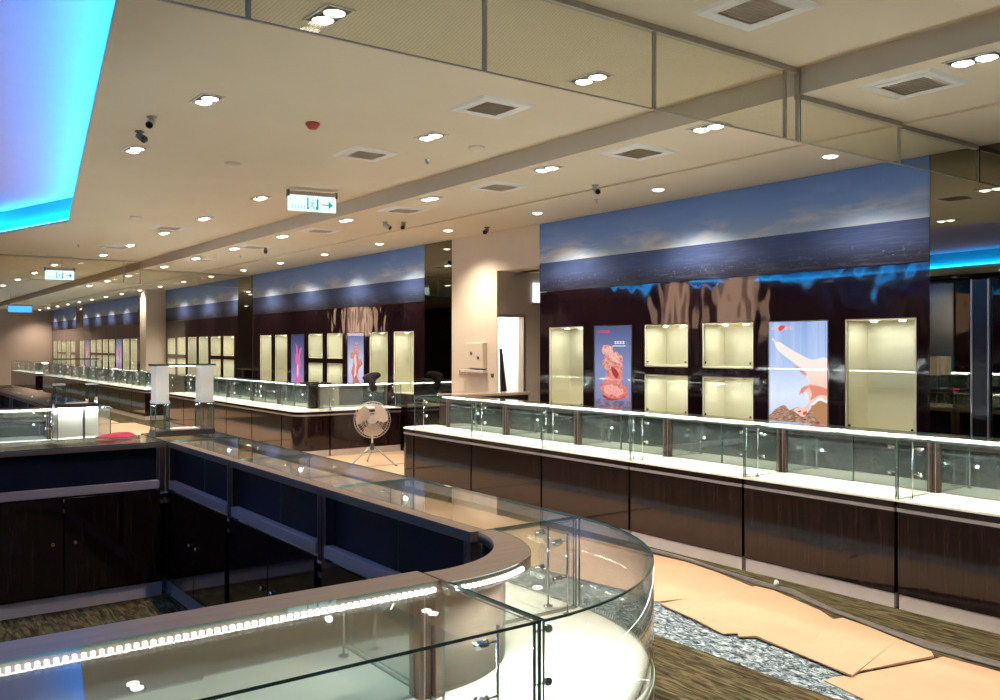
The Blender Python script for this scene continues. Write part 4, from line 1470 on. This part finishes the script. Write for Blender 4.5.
sheet([(3.90, 3.72), (3.84, 3.40), (3.77, 3.14), (3.84, 3.10), (3.80, 3.06), (3.87, 3.00), (3.83, 2.70), (3.77, 2.38), (3.86, 2.40), (4.33, 2.29), (4.40, 2.34), (4.53, 2.92), (4.47, 2.94), (4.56, 3.08), (4.69, 3.50), (4.69, 3.64)], .0095, 'longest tan cardboard sheet on the carpet, middle of three in the foreground', 2, .010)
sheet([(3.72, 2.44), (3.64, 2.44), (3.56, 2.10), (3.50, 1.70), (4.32, 1.60), (4.41, 2.01), (4.40, 2.28), (4.33, 2.285), (3.86, 2.39), (3.78, 2.40)], .001, 'tan cardboard sheet on the carpet nearest the bottom frame edge', 3, .003)
yy = 6.02
for i, (x0, x1, L) in enumerate(((3.80, 4.80, 1.9), (3.7, 4.78, 1.8), (3.75, 4.8, 2.0), (3.6, 4.75, 2.2), (3.7, 4.8, 2.4), (3.6, 4.7, 2.6))):
    sheet([(x0, yy), (x1, yy + .03), (x1 - .04, yy + L), (x0 + .05, yy + L - .04)], .001 + .005 * (i % 2 == 0), 'cardboard sheet in the aisle behind the foreground ring, %s further back' % ORD[i], 20 + i, .004)
    yy += L + .01
sheet([(4.86, 9.0), (6.6, 9.0), (6.6, 10.24), (4.86, 10.2)], .001, 'tan cardboard sheet under the floor fan', 31, .004)
sheet([(4.86, 10.25), (6.6, 10.28), (6.6, 11.55), (4.86, 11.52)], .001, 'tan cardboard sheet between the floor fan and the middle counters', 32, .004)
sheet([(2.5, 19.0), (4.4, 19.1), (4.5, 22.6), (2.7, 22.5)], .001, 'tan cardboard sheet far down the aisle beyond the second ring', 33, .004)
# plastic film fringe along the cardboard and a scrap of paper
b = MB()
r = random.Random(4)
edge_l = [(4.86, 5.0), (4.875, 4.7), (4.875, 4.38), (4.82, 4.0), (4.76, 3.70), (4.755, 3.45), (4.62, 3.05), (4.59, 2.9), (4.46, 2.4), (4.47, 1.9)]
v, f = [], []
for i, (x, y) in enumerate(edge_l):
    w = .075 + .03 * sin(i * 1.7)
    v += [(x, y, .006), (x + w * .4, y + .01, .016 + .006 * sin(i * 2.3)), (x + min(w, 4.968 - x), y + .02, .004)]
m = len(edge_l)
for i in range(m - 1):
    a = 3 * i
    f += [(a, a + 1, a + 4, a + 3), (a + 1, a + 2, a + 5, a + 4)]
nv = len(v)
v += [(p[0], p[1], p[2] - .002) for p in v[:nv]]
f += [tuple(nv + k for k in reversed(q)) for q in f[:]]
b.add(v, f, M['film'], True)
tag(b.build('plastic_film'), 'crinkled grey plastic film along the cardboard edge by the wall counters', 'film')
o = blob('paper_scrap', [ell(0, 0, 0, .025, .018, 8, 21, .3), ell(.004, 0, .02, .02, .014, 8, 22, .3), ell(0, .003, .035, .008, .006, 8, 23, .2)], M['paperscrap'])
o.location = (4.79, 3.56, .021)
tag(o, 'small white paper scrap beside the cardboard in front of the wall counters', 'paper')

# ------------------------------------------------------------------ camera
cam = bpy.data.cameras.new('camera')
co = bpy.data.objects.new('camera', cam)
COL.objects.link(co)
cam.sensor_fit = 'HORIZONTAL'
cam.sensor_width = 36
cam.lens = 36 * 890 / 1000
cam.shift_y = -(350 - 346.5) / 1000
cam.clip_start = .05
cam.clip_end = 200
co.location = (0, 0, 1.55)
co.rotation_euler = (pi / 2, 0, -atan(650 / 890))
sc.camera = co

w = bpy.data.worlds.new('world')
sc.world = w
w.use_nodes = True
w.node_tree.nodes['Background'].inputs[0].default_value = (.02, .02, .02, 1)

sc.view_settings.view_transform = 'Standard'
sc.view_settings.look = 'None'
sc.view_settings.gamma = 1
sc.view_settings.use_curve_mapping = False
sc.view_settings.exposure = 0.22
cy = sc.cycles
cy.max_bounces = 14
cy.diffuse_bounces = 5
cy.glossy_bounces = 6
cy.transmission_bounces = 6
cy.transparent_max_bounces = 64
cy.caustics_reflective = False
cy.caustics_refractive = False
cy.sample_clamp_indirect = 4
cy.use_denoising = True
cy.use_light_tree = True
